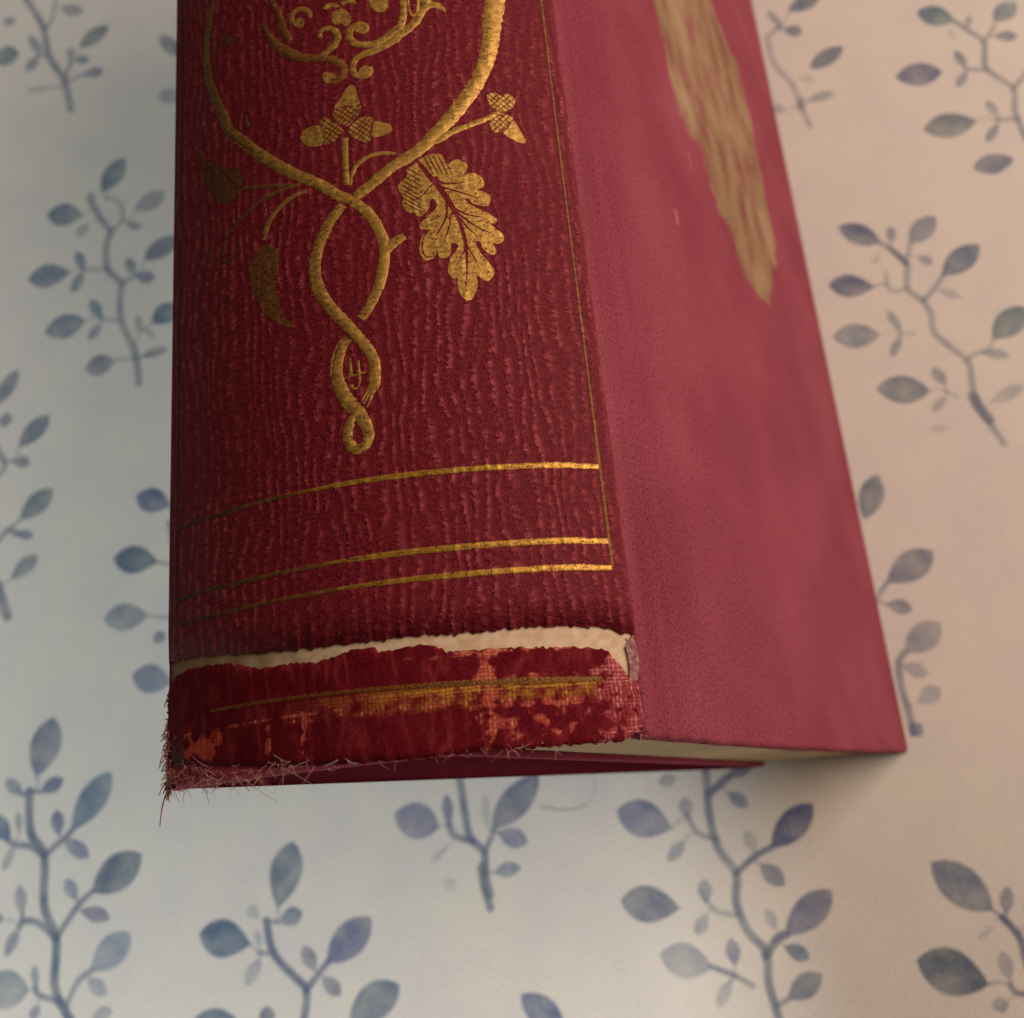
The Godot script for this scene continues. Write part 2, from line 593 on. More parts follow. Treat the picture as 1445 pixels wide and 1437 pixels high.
func tail_material() -> void:
	# the torn strip at the tail: leather rubbed through to its woven backing; u as on the spine, v = (s + 4) / 20 mm
	var w := 1024
	var h := 384
	var ridges := noise_bytes(w, h, 1024, 96, 0.022, FastNoiseLite.TYPE_SIMPLEX_SMOOTH, 2, 41, FastNoiseLite.FRACTAL_RIDGED)
	var cloud := noise_bytes(w, h, 512, 192, 0.02, FastNoiseLite.TYPE_SIMPLEX, 4, 42)
	var grain := noise_bytes(w, h, 1024, 384, 0.14, FastNoiseLite.TYPE_SIMPLEX, 2, 43)
	var rgb := PackedByteArray()
	rgb.resize(w * h * 3)
	var bump := PackedByteArray()
	bump.resize(w * h)
	var clump := noise_bytes(w, h, 512, 192, 0.05, FastNoiseLite.TYPE_SIMPLEX, 4, 44)
	# places rubbed through to the woven backing: a, s, half width, half height, strength
	var worn := [[11.3, 5.2, 1.2, 4.6, 1.0], [24.8, 5.0, 2.6, 6.0, 1.05], [17.0, 4.0, 6.0, 0.35, 0.8], [17.0, 6.6, 7.0, 0.3, 0.55], [-20.2, 3.6, 2.4, 1.3, 1.5], [-11.4, 2.8, 0.3, 1.6, 1.1], [-7.2, 3.6, 0.35, 2.4, 1.0], [-13.5, 5.2, 9.0, 0.16, 0.8], [3.0, 4.6, 9.0, 0.16, 0.6], [15.0, 9.2, 9.0, 0.25, 0.7], [16.0, 2.2, 4.0, 1.2, 0.45]]
	var warp := PackedFloat32Array()       # brightness of each thread of the weave
	var weft := PackedFloat32Array()
	for k in 400:
		warp.append(rng.randf_range(0.25, 1.0))
		weft.append(rng.randf_range(0.25, 1.0))
	var pitch := 7.2
	for y in h:
		var s := y * 20.0 / h - 4.0
		for x in w:
			var i := y * w + x
			var a := x * 60.0 / w - 30.0
			var k := 0.0
			for q in worn:
				var dx: float = absf(a - q[0]) / q[2]
				var dy: float = absf(s - q[1]) / q[3]
				if dx < 1.3 and dy < 1.3:
					k = maxf(k, q[4] * (1.3 - maxf(dx, dy) * 0.8 - minf(dx, dy) * 0.3))
			var rough := clump[i] / 127.5 - 1.0
			if k > 0.0:
				k = clampf((k + rough * 0.9 - 0.42) * 2.6, 0.0, 1.0)
			var fx := fposmod(x + (clump[i] - 128) * 0.02, pitch) / pitch
			var fy := fposmod(y + (cloud[i] - 128) * 0.02, pitch) / pitch
			var over := (int(x / pitch) + int(y / pitch)) % 2 == 0
			var tv := warp[int(x / pitch)] * (1.0 - absf(fx * 2.0 - 1.0)) * (1.0 if over else 0.55)
			var th := weft[int(y / pitch)] * (1.0 - absf(fy * 2.0 - 1.0)) * (0.55 if over else 1.0)
			var weave := clampf(maxf(tv, th) * 1.15, 0.0, 1.0)
			var g := (grain[i] - 128) * 0.10
			var rub := smoothstep(0.5, 0.9, ridges[i] / 255.0) * 0.4 * cloud[i] / 128.0
			var base := Vector3(102 + g * 1.3 + rub * 44 + rough * 9.0, 19 + g * 0.7 + rub * 34 + rough * 4.0, 29 + g * 0.7 + rub * 28 + rough * 4.0)
			if a < -22.4 and s < 6.0:            # dirty corner, bare fibres
				base = base.lerp(Vector3(104, 82, 72), smoothstep(-22.4, -24.0, a) * smoothstep(6.0, 3.8, s) * clampf(0.75 + rough, 0.0, 1.0))
			# the worn gilt band
			var band := smoothstep(-14.0, 8.0, a) * (1.0 - smoothstep(21.0, 23.5, a)) * smoothstep(3.9, 4.5, s + a * 0.015) * (1.0 - smoothstep(6.2, 6.6, s + a * 0.02))
			band *= clampf(0.35 + rough * 0.9 + 0.5 * weave + (0.45 if s + a * 0.018 > 5.7 else 0.0), 0.0, 1.0)
			base = base.lerp(Vector3(134, 94, 34) + Vector3(92, 74, 36) * weave, band * 0.9)
			var bare := Vector3(150, 48, 42).lerp(Vector3(224, 150, 116), weave)
			if a > 20.0:
				bare = Vector3(122, 30, 42).lerp(Vector3(222, 146, 134), weave)
			elif a < -16.0:
				bare = Vector3(176, 56, 42).lerp(Vector3(226, 120, 92), weave)
			var c := base.lerp(bare, k)
			rgb[i * 3] = clampi(int(c.x), 0, 255)
			rgb[i * 3 + 1] = clampi(int(c.y), 0, 255)
			rgb[i * 3 + 2] = clampi(int(c.z), 0, 255)
			bump[i] = clampi(int(120 + rub * 80 + g * 2.0 + rough * 24.0 + k * (weave * 80.0 - 60.0)), 0, 255)
	var m := base_material("torn_leather", 0.72)
	m.metallic_specular = 0.15
	m.albedo_texture = to_texture(w, h, Image.FORMAT_RGB8, rgb)
	m.heightmap_enabled = true
	m.heightmap_texture = to_texture(w, h, Image.FORMAT_L8, bump)
	m.heightmap_scale = 0.014


# ------------------------------------------------------------------ the table cloth
const TILE := 320.0
const PX := 2048
const CLOTH_X := -170.0
const CLOTH_Z := -255.0
var print_data := PackedByteArray()
var blot := PackedByteArray()
var ink := Vector3(110, 126, 150)


func dab(ix: int, iz: int, k: float) -> void:
	# lay one touch of the blue-grey print on the cloth, wrapping at the repeat
	var i := (posmod(iz, PX) * PX + posmod(ix, PX)) * 3
	var n := (blot[posmod(iz * 2, PX) * PX + posmod(ix * 2, PX)] - 128) / 255.0
	var q := clampf(k * (1.0 + 0.5 * n), 0.0, 1.0)
	print_data[i] = int(lerpf(print_data[i], ink.x - 12 * n, q))
	print_data[i + 1] = int(lerpf(print_data[i + 1], ink.y - 8 * n, q))
	print_data[i + 2] = int(lerpf(print_data[i + 2], ink.z + 8 * n, q))


func draw_leaf(b: Vector2, t: Vector2, width: float, tone: float) -> void:
	var k := PX / TILE
	var p := (b - Vector2(CLOTH_X, CLOTH_Z)) * k
	var q := (t - Vector2(CLOTH_X, CLOTH_Z)) * k
	var d := q - p
	var l := d.length()
	var u := d / l
	var hw := width * k * 0.5
	var lo := Vector2(minf(p.x, q.x), minf(p.y, q.y)) - Vector2.ONE * (hw + 3)
	var hi := Vector2(maxf(p.x, q.x), maxf(p.y, q.y)) + Vector2.ONE * (hw + 3)
	ink = Vector3(101, 114, 133) + Vector3(rng.randf_range(-6, 8), rng.randf_range(-5, 5), rng.randf_range(-9, 6))
	var lean := rng.randf_range(0.95, 1.25)
	for iz in range(int(lo.y), int(hi.y) + 1):
		for ix in range(int(lo.x), int(hi.x) + 1):
			var v := Vector2(ix + 0.5, iz + 0.5) - p
			var along := v.dot(u) / l
			if along < -0.04 or along > 1.04:
				continue
			var across := v.cross(u)
			var c := clampf(along, 0.0, 1.0)
			# bellied outline with a drawn-out foot and a blunt point
			var f := pow(sin(PI * pow(c, lean)), 0.66) * 1.04
			var edge := hw * f - absf(across)
			if edge < -2.8:
				continue
			var cover := smoothstep(-2.8, 3.0, edge)
			var rim := 1.0 - smoothstep(1.0, 7.0, edge)
			var wash := 0.90 + 0.08 * rim + 0.08 * (across / maxf(hw, 1.0)) * signf(u.x)
			dab(ix, iz, cover * tone * wash * 0.92)


func draw_stem(flat: Array) -> void:
	var width: float = flat[0]
	var tone: float = flat[1]
	ink = Vector3(106, 115, 131)
	var line := spline(flat.slice(2), 2, 1.2)
	var k := PX / TILE
	var half := maxf(width * k * 0.56, 1.5)
	var pts := PackedVector2Array()
	for q in line:
		pts.append((Vector2(q[0], q[1]) - Vector2(CLOTH_X, CLOTH_Z)) * k)
	var lo := pts[0]
	var hi := pts[0]
	for q in pts:
		lo = Vector2(minf(lo.x, q.x), minf(lo.y, q.y))
		hi = Vector2(maxf(hi.x, q.x), maxf(hi.y, q.y))
	lo -= Vector2.ONE * (half + 3)
	hi += Vector2.ONE * (half + 3)
	var wide := int(hi.x - lo.x) + 1
	var tall := int(hi.y - lo.y) + 1
	var best := PackedFloat32Array()
	best.resize(wide * tall)
	best.fill(1e9)
	for i in pts.size() - 1:
		var a := pts[i]
		var b := pts[i + 1]
		var reach := half + 3.0
		for iz in range(maxi(0, int(minf(a.y, b.y) - reach - lo.y)), mini(tall, int(maxf(a.y, b.y) + reach - lo.y) + 1)):
			for ix in range(maxi(0, int(minf(a.x, b.x) - reach - lo.x)), mini(wide, int(maxf(a.x, b.x) + reach - lo.x) + 1)):
				var v := Vector2(ix + int(lo.x) + 0.5, iz + int(lo.y) + 0.5)
				var c := Geometry2D.get_closest_point_to_segment(v, a, b)
				var g := iz * wide + ix
				best[g] = minf(best[g], v.distance_to(c))
	for iz in tall:
		for ix in wide:
			var e := half - best[iz * wide + ix]
			if e > -2.8:
				dab(ix + int(lo.x), iz + int(lo.y), smoothstep(-2.8, 2.4, e) * tone * 0.82)


func draw_sprig(sprig: Array, shift := Vector2.ZERO, turn := 0.0, about := Vector2.ZERO) -> void:
	for q in sprig[1]:
		var f: Array = q.duplicate()
		for i in range(2, f.size(), 2):
			var v := (Vector2(f[i], f[i + 1]) - about).rotated(turn) + about + shift
			f[i] = v.x
			f[i + 1] = v.y
		draw_stem(f)
	for q in sprig[0]:
		# a hair-thin stalk from each leaf's foot to the nearest twig
		var foot := Vector2(q[0], q[1])
		var near := Vector2.ZERO
		var best := 5.2
		for z in sprig[1]:
			for i in range(2, z.size() - 2, 2):
				var c := Geometry2D.get_closest_point_to_segment(foot, Vector2(z[i], z[i + 1]), Vector2(z[i + 2], z[i + 3]))
				if c.distance_to(foot) < best:
					best = c.distance_to(foot)
					near = c
		if best > 0.25 and best < 5.2:
			var f0 := (foot - about).rotated(turn) + about + shift
			var f1 := (near - about).rotated(turn) + about + shift
			var mid := f0.lerp(f1, 0.5) + (f1 - f0).orthogonal() * 0.12
			draw_stem([0.5, q[5] * 0.42, f0.x, f0.y, mid.x, mid.y, f1.x, f1.y])
		var b := (Vector2(q[0], q[1]) - about).rotated(turn) + about + shift
		var t := (Vector2(q[2], q[3]) - about).rotated(turn) + about + shift
		draw_leaf(b, t, q[4], q[5])


func build_cloth() -> void:
	print_data.resize(PX * PX * 3)
	blot = noise_bytes(PX, PX, 1024, 1024, 0.02, FastNoiseLite.TYPE_SIMPLEX, 4, 51)
	var plain := Image.create(PX, PX, false, Image.FORMAT_RGB8)
	plain.fill(Color8(221, 215, 204))
	print_data = plain.get_data()
	for q in SPRIGS:
		draw_sprig(q)
	# sprigs of the same print that the book covers, or that lie just outside the picture
	draw_sprig(SPRIGS[9], Vector2(-95, 10), 0.05, Vector2(75, -90))
	draw_sprig(SPRIGS[9], Vector2(-58, -86), -0.06, Vector2(75, -90))
	draw_sprig(SPRIGS[1], Vector2(92, -52), 0.04, Vector2(-112, -130))
	draw_sprig(SPRIGS[1], Vector2(232, 92), 0.03, Vector2(-112, -130))
	var data := print_data
	var mottle := noise_bytes(PX, PX, 512, 512, 0.03, FastNoiseLite.TYPE_SIMPLEX, 5, 52)
	var fine := noise_bytes(PX, PX, PX, PX, 0.22, FastNoiseLite.TYPE_SIMPLEX, 2, 53)
	var j := 0
	for i in PX * PX:
		var d := ((mottle[i] - 128) >> 5) + ((fine[i] - 128) * 3 >> 5)
		data[j] = clampi(data[j] + d, 0, 255)
		data[j + 1] = clampi(data[j + 1] + d, 0, 255)
		data[j + 2] = clampi(data[j + 2] + d - ((mottle[i] - 128) >> 5), 0, 255)
		j += 3
	var m := base_material("printed_cloth", 0.88)
	m.albedo_texture = to_texture(PX, PX, Image.FORMAT_RGB8, data)
	m.heightmap_enabled = true
	m.heightmap_texture = to_texture(PX, PX, Image.FORMAT_L8, fine)
	m.heightmap_scale = 0.005
	m.metallic_specular = 0.2
	var st := tool_new()
	st.set_smooth_group(0)
	var n := 90
	for iz in n:
		for ix in n:
			var c := []
			for o in [Vector2(0, 0), Vector2(1, 0), Vector2(1, 1), Vector2(0, 1)]:
				c.append(Vector2(-900.0 + 1800.0 * (ix + o.x) / n, -900.0 + 1800.0 * (iz + o.y) / n))
			for k in [0, 1, 2, 0, 2, 3]:
				var q: Vector2 = c[k]
				st.set_uv(Vector2((q.x - CLOTH_X) / TILE, (q.y - CLOTH_Z) / TILE))
				st.add_vertex(Vector3(q.x, 0.0, q.y) * MM)
	st.generate_normals()
	var o := part("tablecloth", st, m, self)
	o.set_meta("kind", "structure")
	o.set_meta("label", "cream table cloth printed with blue-grey leaf sprigs, spread flat under the book")


# ------------------------------------------------------------------ the book
func uv_plain(v: Vector3) -> Vector2:
	return Vector2(v.x, v.z) * 0.02


func uv_cover(v: Vector3) -> Vector2:
	var d := (FORE - HINGE).normalized()
	return Vector2((Vector2(v.x, v.y) - HINGE).dot(d) / 120.0, -v.z / 220.0)


func uv_pages(v: Vector3) -> Vector2:
	# leaves run down from the spine to the fore edge: noise drawn out along them
	var d := ((FORE - HINGE).normalized() + (BACK_FORE - BACK_HINGE).normalized()).normalized()
	var q := Vector2(v.x, v.y) - HINGE
	return Vector2(q.dot(Vector2(-d.y, d.x)) * 0.30, q.dot(d) * 0.002 + v.z * 0.0004)


func steady(_q: Vector2, _z: float) -> float:
	return 0.0


func worn_edge(q: Vector2, z: float) -> float:
	var w := q.distance_to(HINGE)
	return (0.5 * sin(PI * clampf(w / 118.0, 0.0, 1.0)) + 0.12 * sin(w * 2.3) * sin(w * 0.71) + 0.07 * sin(w * 7.1)) if z > -3.0 else 0.0


var band_tint: Callable = func(_a): return Color.WHITE


func arc_band(a0: float, a1: float, low: Callable, high: Callable, lift: float, thick: float, uv_v: Callable, rough_lift: float, st: SurfaceTool, rows := 10) -> void:
	# a sheet on the spine's curve between two wandering edges, with a visible thickness
	st.set_smooth_group(0)
	var n := ceili((a1 - a0) / 0.35)
	var grid := []
	for i in n + 1:
		var a := lerpf(a0, a1, float(i) / n)
		var s0: float = (low as Callable).call(a)
		var s1: float = (high as Callable).call(a)
		var col := []
		col.append([a, s0, lift - thick])
		for k in rows + 1:
			var t := float(k) / rows
			var round_ := 0.0
			if k == 0 or k == rows:
				round_ = -thick * 0.35
			col.append([a, lerpf(s0, s1, t), lift + round_ + rough_lift * sin(a * 0.9 + t * 3.0) * sin(a * 0.37 + 1.0) * (1.0 - t * 0.4)])
		col.append([a, s1, lift - thick])
		grid.append(col)
	for i in n:
		for k in grid[0].size() - 1:
			var c := [grid[i][k], grid[i + 1][k], grid[i + 1][k + 1], grid[i][k + 1]]
			for j in [0, 2, 1, 0, 3, 2]:
				st.set_uv((uv_v as Callable).call(c[j][0], c[j][1]))
				st.set_color((band_tint as Callable).call(c[j][0]))
				st.add_vertex(arc(c[j][0], c[j][1], c[j][2]))
	st.generate_normals()


func build_book() -> void:
	var book := Node3D.new()
	book.name = "antique_book"
	book.set_meta("label", "old red book with gilt leather spine torn at its tail, leaning on printed cloth")
	book.set_meta("category", "book")
	add_child(book)

	# back board, seen as a dark red wedge at the tail
	var rear := PackedVector2Array([BACK_HINGE, BACK_FORE, BACK_FORE + Vector2(4.0, 0.0)])
	for k in 12:
		var a := lerpf(7.0, -25.8, k / 11.0)
		var q := CTR + arc_normal(a) * (SPINE_R - 1.7)
		rear.append(q)
	part("back_cover", slab(rear, 0.0, -LENGTH, 0.5, uv_plain, steady), mats.red_cloth, book)

	# text block, its page edges between the boards
	var down := (FORE - HINGE).normalized()
	var inward := Vector2(down.y, -down.x)
	var leaves := PackedVector2Array([HINGE + inward * 2.6 + down * 1.0, FORE + inward * 2.8 - down * 4.0, BACK_FORE + Vector2(5.0, 2.0)])
	leaves.append(CTR + arc_normal(8.0) * (SPINE_R - 1.9))
	leaves.append(CTR + arc_normal(14.0) * (SPINE_R - 1.9))
	leaves.append(CTR + arc_normal(20.0) * (SPINE_R - 1.9))
	part("text_block", slab(leaves, -0.7, -LENGTH + 3.0, 0.4, uv_pages, steady), mats.pages, book)

	# front cover: a board with a shallow joint beside the spine
	var outer := PackedVector2Array()
	for k in 41:
		var w := 0.3 + 117.0 * pow(k / 40.0, 1.3)
		var dip := 0.15 * smoothstep(1.5, 4.0, w) * (1.0 - smoothstep(4.0, 12.0, w)) - 0.5 * sin(PI * clampf((w - 8.0) / 110.0, 0.0, 1.0))
		outer.append(HINGE + down * w + inward * dip)
	var front := outer.duplicate()
	front.append(FORE - down * 0.3 + inward * 0.4)
	front.append(FORE - down * 0.2 + inward * 1.3)
	front.append(FORE - down * 0.9 + inward * 2.3)
	front.append(FORE - down * 2.0 + inward * 2.6)
	front.append(HINGE + down * 50.0 + inward * 2.4)
	front.append(HINGE + down * 1.5 + inward * 2.4)
	front.append(HINGE + inward * 1.2)
	part("front_cover", slab(front, 0.0, -LENGTH, 0.7, uv_cover, worn_edge), mats.cover_cloth, book)

	# bared lining under the torn strip
	var st := tool_new()
	band_tint = func(a): return Color(0.42, 0.38, 0.26).lerp(Color(0.95, 0.95, 0.95), smoothstep(-22.0, 2.0, a + 3.0 * sin(a * 1.7)))    # darker and more olive to the left
	arc_band(-26.6, 26.2, func(_a): return 2.0, func(_a): return 15.5, -0.22, 0.5, spine_uv, 0.0, st)
	mats.lining.vertex_color_use_as_albedo = true
	part("spine_lining", st, mats.lining, book)
	band_tint = func(_a): return Color.WHITE
	# red cloth under the worn tail edge
	st = tool_new()
	arc_band(-26.6, 7.0, func(_a): return -0.1, func(_a): return 4.6, -0.35, 1.2, spine_uv, 0.0, st)
	part("tail_turn_in", st, mats.red_cloth, book)

	# the spine leather, from the tear up
	st = tool_new()
	arc_band(-26.4, 27.0, func(a): return interp(TEAR_TOP, a) + 0.16 * sin(a * 5.3) * sin(a * 1.9 + 1.0) + 0.09 * sin(a * 13.0) * sin(a * 3.1) + 0.06 * sin(a * 29.0 + 4.0 * sin(a)), func(_a): return LENGTH, 0.12, 0.38, spine_uv, 0.0, st, 60)
	var spine := part("spine", st, mats.leather, book)
	gild(spine)

	# the torn strip at the tail
	st = tool_new()
	var tail_uv := func(a, s): return Vector2((a + 30.0) / 60.0, (s + 4.0) / 20.0)
	arc_band(-26.4, 26.3, func(a): return interp(TAIL_EDGE, a) + 0.12 * sin(a * 4.1) * sin(a * 1.3) + 0.07 * sin(a * 11.0), func(a): return interp(TEAR_LOW, a) + 0.14 * sin(a * 6.1) * sin(a * 2.3) + 0.08 * sin(a * 15.0) * sin(a * 2.7) + 0.06 * sin(a * 31.0 + 3.0 * sin(a * 1.3)), 0.0, 0.28, tail_uv, 0.07, st, 14)
	var strip := part("torn_tail_strip", st, mats.torn_leather, book)
	strip.set_meta("label", "torn strip of gilt-lined leather at the tail of the spine")
	gilt_stroke("gilt_line", [-19, 7.1, 0.3, -6.3, 6.92, 0.35, 5.2, 6.55, 0.5, 11, 6.3, 0.6, 16, 6.1, 0.65, 22.5, 5.85, 0.5], 0.09, mats.rubbed_gilt, strip)
	st = tool_new()
	st.set_smooth_group(0)
	for i in 10:
		for k in 5:
			for c in [[0, 0], [1, 1], [1, 0], [0, 0], [0, 1], [1, 1]]:
				var t: float = (i + c[0]) / 10.0
				var u: float = (k + c[1]) / 5.0
				st.set_uv(Vector2(0.9 + u * 0.02, t * 0.1))
				st.add_vertex(arc(25.35 + u * 0.95 + 0.2 * sin(t * 3.0), lerpf(5.6, 10.1 - 1.2 * (1.0 - u), t), 0.05 + 0.45 * u * u * sin(PI * t)))
	st.generate_normals()
	part("curled_flap", st, mats.flap, strip)
	fray(strip)


func gild(spine: Node) -> void:
	var lift := 0.135
	for q in STROKES:
		lift += 0.0004
		gilt_stroke(q[0], q[1], lift, mats.dull_gilt if q[1][0] < -5.0 and q[1].size() < 40 else mats.gilt, spine)  # short strokes on the left take the duller gilt as painted shade
	for q in SHAPES:
		lift += 0.0004
		var cuts := []
		if q[0] == "gilt_oak_leaf":
			for v in VEINS:
				var line := spline(v, 3, 0.4)
				for z in line:
					z[2] *= 1.35
				cuts.append(ribbon_outline(line))
		elif q[0] == "gilt_acorn_cup":
			var c := Vector2.ZERO
			for i in range(0, q[1].size(), 2):
				c += Vector2(q[1][i], q[1][i + 1]) * 2.0 / q[1].size()
			for i in 4:
				for side in [-1.0, 1.0]:
					var o := c + Vector2((i - 1.5) * 0.75, 0.0)
					cuts.append(ribbon_outline([[o.x - 2.0 * side, o.y - 2.0, 0.13], [o.x, o.y, 0.13], [o.x + 2.0 * side, o.y + 2.0, 0.13]]))
		elif q[0] == "gilt_leaf":
			var a := Vector2(q[1][0], q[1][1])
			var m: int = q[1].size() / 4 * 2
			var b := Vector2(q[1][m], q[1][m + 1])
			cuts.append(ribbon_outline([[a.lerp(b, 0.3).x, a.lerp(b, 0.3).y, 0.1], [a.lerp(b, 0.95).x, a.lerp(b, 0.95).y, 0.22]]))
		gilt_shape(q[0], smooth_outline(q[1]), cuts, lift, mats.dull_gilt if q[1][0] < -6.0 else mats.gilt, spine)  # left-hand leaves and acorn: shade put into the colour by the duller gilt
	# ruled lines, rubbed dull towards the left
	lift += 0.002
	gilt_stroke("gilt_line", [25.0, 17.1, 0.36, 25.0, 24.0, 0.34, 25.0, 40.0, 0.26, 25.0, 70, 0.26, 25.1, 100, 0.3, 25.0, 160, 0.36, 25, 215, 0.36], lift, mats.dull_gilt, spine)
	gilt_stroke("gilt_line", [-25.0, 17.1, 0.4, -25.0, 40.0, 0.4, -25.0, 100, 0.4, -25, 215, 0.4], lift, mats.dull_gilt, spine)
	for s in [[28.0, 0.62, -6.0], [19.85, 0.64, -4.0], [17.05, 0.6, -2.5]]:
		var b: float = s[2]
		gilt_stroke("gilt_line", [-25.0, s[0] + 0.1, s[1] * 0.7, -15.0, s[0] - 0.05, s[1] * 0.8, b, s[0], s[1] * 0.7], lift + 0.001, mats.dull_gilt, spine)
		gilt_stroke("gilt_line", [b - 0.5, s[0], s[1] * 0.5, b + 5.0, s[0] + 0.02, s[1] * 0.9, 8.0, s[0], s[1], 17.0, s[0] + 0.03, s[1]], lift + 0.002, mats.bright_gilt, spine)
		gilt_stroke("gilt_line", [16.8, s[0] + 0.06, s[1] * 1.05, 22.0, s[0] + 0.06, s[1] * 1.05], lift + 0.003, mats.bright_gilt, spine)
		gilt_stroke("gilt_line", [21.9, s[0] - 0.02, s[1] * 0.95, 24.9, s[0] - 0.05, s[1] * 0.9], lift + 0.004, mats.bright_gilt, spine)


func fray(strip: Node) -> void:
	var st := tool_new()
	for i in 330:
		var s := rng.randf_range(-0.3, 10.0)
		var a := -26.3 + rng.randf_range(-0.4, 0.5)
		var p := arc(a, s, -0.2)
		var d := Vector3(-0.8, rng.randf_range(-0.9, 0.3), rng.randf_range(-0.5, 1.0)).normalized()
		var l := rng.randf_range(0.25, 0.85) * (1.3 if s < 7.5 else 0.6) * MM
		if i % 19 == 0:
			l *= 2.0
		var bend := Vector3(rng.randf_range(-0.4, 1.2), rng.randf_range(-1, 0.3), rng.randf_range(0.0, 1.3)) * l * 0.7
		var pts := []
		for k in 6:
			var t := k / 5.0
			pts.append(p + d * l * t + bend * t * t)
		var c := Color(0.30, 0.06, 0.05).lerp(Color(0.60, 0.26, 0.18), rng.randf())
		if i % 5 == 0:
			c = Color(0.10, 0.07, 0.06)
		thread(st, pts, rng.randf_range(0.045, 0.11) * MM, c)
	var o := part("frayed_threads", st, mats.fibre, strip)
	o.set_meta("kind", "stuff")
	st = tool_new()
	for i in 300:
		var a := -26.4 + 19.0 * pow(rng.randf(), 1.7) if i < 250 else rng.randf_range(-8.0, 26.0)
		var s := interp(TAIL_EDGE, a) + rng.randf_range(-0.5, 0.5) - (rng.randf_range(0.0, 2.6) if a < -12.0 else 0.0)
		var p := arc(a, maxf(s, -0.2), rng.randf_range(-0.1, 0.12))
		var g := rng.randf_range(-PI, PI)
		var d := Vector3(cos(g), rng.randf_range(-0.2, 0.3), absf(sin(g)) * 0.7 + 0.1).normalized()
		var l := rng.randf_range(0.25, 0.9) * MM
		if i % 31 == 0:
			l *= 3.0
		var bend := Vector3(rng.randf_range(-1, 1), rng.randf_range(-0.6, 0.2), rng.randf_range(-1, 1)) * l * 1.6
		var pts := []
		for k in 7:
			var t := k / 6.0
			pts.append(p + d * l * t + bend * t * t)
		var c := Color(0.36, 0.07, 0.10).lerp(Color(0.66, 0.34, 0.28), rng.randf())
		if i % 7 == 0:
			c = Color(0.5, 0.4, 0.3)
		thread(st, pts, rng.randf_range(0.02, 0.05) * MM, c)
	o = part("frayed_threads", st, mats.fibre, strip)
	o.set_meta("kind", "stuff")
	# the fuzzy broken joint at the right end of the strip
	st = tool_new()
	for i in 90:
		var s := rng.randf_range(-0.2, 10.5)
		var p := arc(26.2 + rng.randf_range(-0.5, 0.7), s, rng.randf_range(-0.3, 0.1))
		var d := Vector3(rng.randf_range(-0.4, 1.0), rng.randf_range(-0.5, 0.8), rng.randf_range(-1, 1)).normalized()
		var l := rng.randf_range(0.2, 0.5) * MM
		var bend := Vector3(rng.randf_range(-1, 1), rng.randf_range(-0.6, 0.6), rng.randf_range(-1, 1)) * l * 0.6
		var pts := []
		for k in 5:
			var t := k / 4.0
			pts.append(p + d * l * t + bend * t * t)
		thread(st, pts, rng.randf_range(0.03, 0.08) * MM, Color(0.30, 0.03, 0.05).lerp(Color(0.48, 0.14, 0.15), rng.randf()))
	o = part("frayed_threads", st, mats.fibre, strip)
	o.set_meta("kind", "stuff")


func build_hair() -> void:
	var st := tool_new()
	var pts := []
	for q in spline([-19.75, 3.65, -15.86, 4.29, -11.79, 4.4, -9.51, 2.87, -8.36, 0.26, -8.2, -2.0], 2, 0.5):
		pts.append(Vector3(q[0], 0.12 + 0.1 * sin(q[0] * 0.9), q[1]) * MM)
	thread(st, pts, 0.05 * MM, Color(0.16, 0.13, 0.11))
	var o := part("stray_hair", st, mats.fibre, self)
	o.set_meta("label", "thin curved stray hair lying on the cloth below the book's tail")
	o.set_meta("category", "hair")


# ------------------------------------------------------------------ measured outlines
const TEAR_TOP := [-27.3, 13.3, -26.3, 13.39, -20.59, 13.15, -12.26, 12, -6.25, 11.59, -0.24, 11.42, 5.42, 11.45, 7.21, 11.27, 11.19, 11.18, 14.67, 11.33, 18.77, 11.26, 23.67, 10.89, 24.8, 10.4, 26.2, 10.1, 27.0, 10.0]
const TEAR_LOW := [-26.4, 10.6, -25.88, 11.3, -23.25, 12.03, -17.02, 11.74, -12.29, 10.49, -7.65, 10.38, -6.07, 10.09, -3.31, 10.41, -2.47, 10.76, 0.38, 10.88, 0.92, 10.23, 5.36, 10.62, 6.04, 10.41, 7.84, 9.58, 11.67, 9.54, 17.4, 9.2, 21.34, 8.99, 23.39, 8.7, 24.33, 7.5, 25.07, 6.3, 26.09, 5.6, 26.3, 5.2]
const TAIL_EDGE := [-26.4, 3.4, -25.88, 2.77, -17.57, 1.57, -10.1, 0.68, -1.8, 0.05, 4.64, -0.2, 5.87, -0.11, 10.26, 0.04, 14.51, -0.2, 20.22, -0.19, 23.83, -0.2, 25.19, 0.36, 26.3, 1.2]
const SCRAPE_LOW := [79.5, 62.0, 81.0, 60.0, 85.7, 59.5, 88.5, 54.3, 94.8, 52.0, 98.0, 48.8, 99.4, 42.2, 105.0, 41.0, 109.6, 41.2, 116.1, 40.1, 121.5, 39.7, 135.2, 41.8, 215.0, 46.0]
const SCRAPE_HIGH := [79.5, 76.0, 87.0, 82.0, 93.4, 87.5, 101.4, 90.9, 108.5, 89.5, 117.0, 90.3, 126.2, 89.8, 135.7, 89.3, 141.8, 88.8, 143.9, 81.7, 147.5, 77.1, 150.2, 75.9, 167.4, 78.9, 215.0, 80.0]
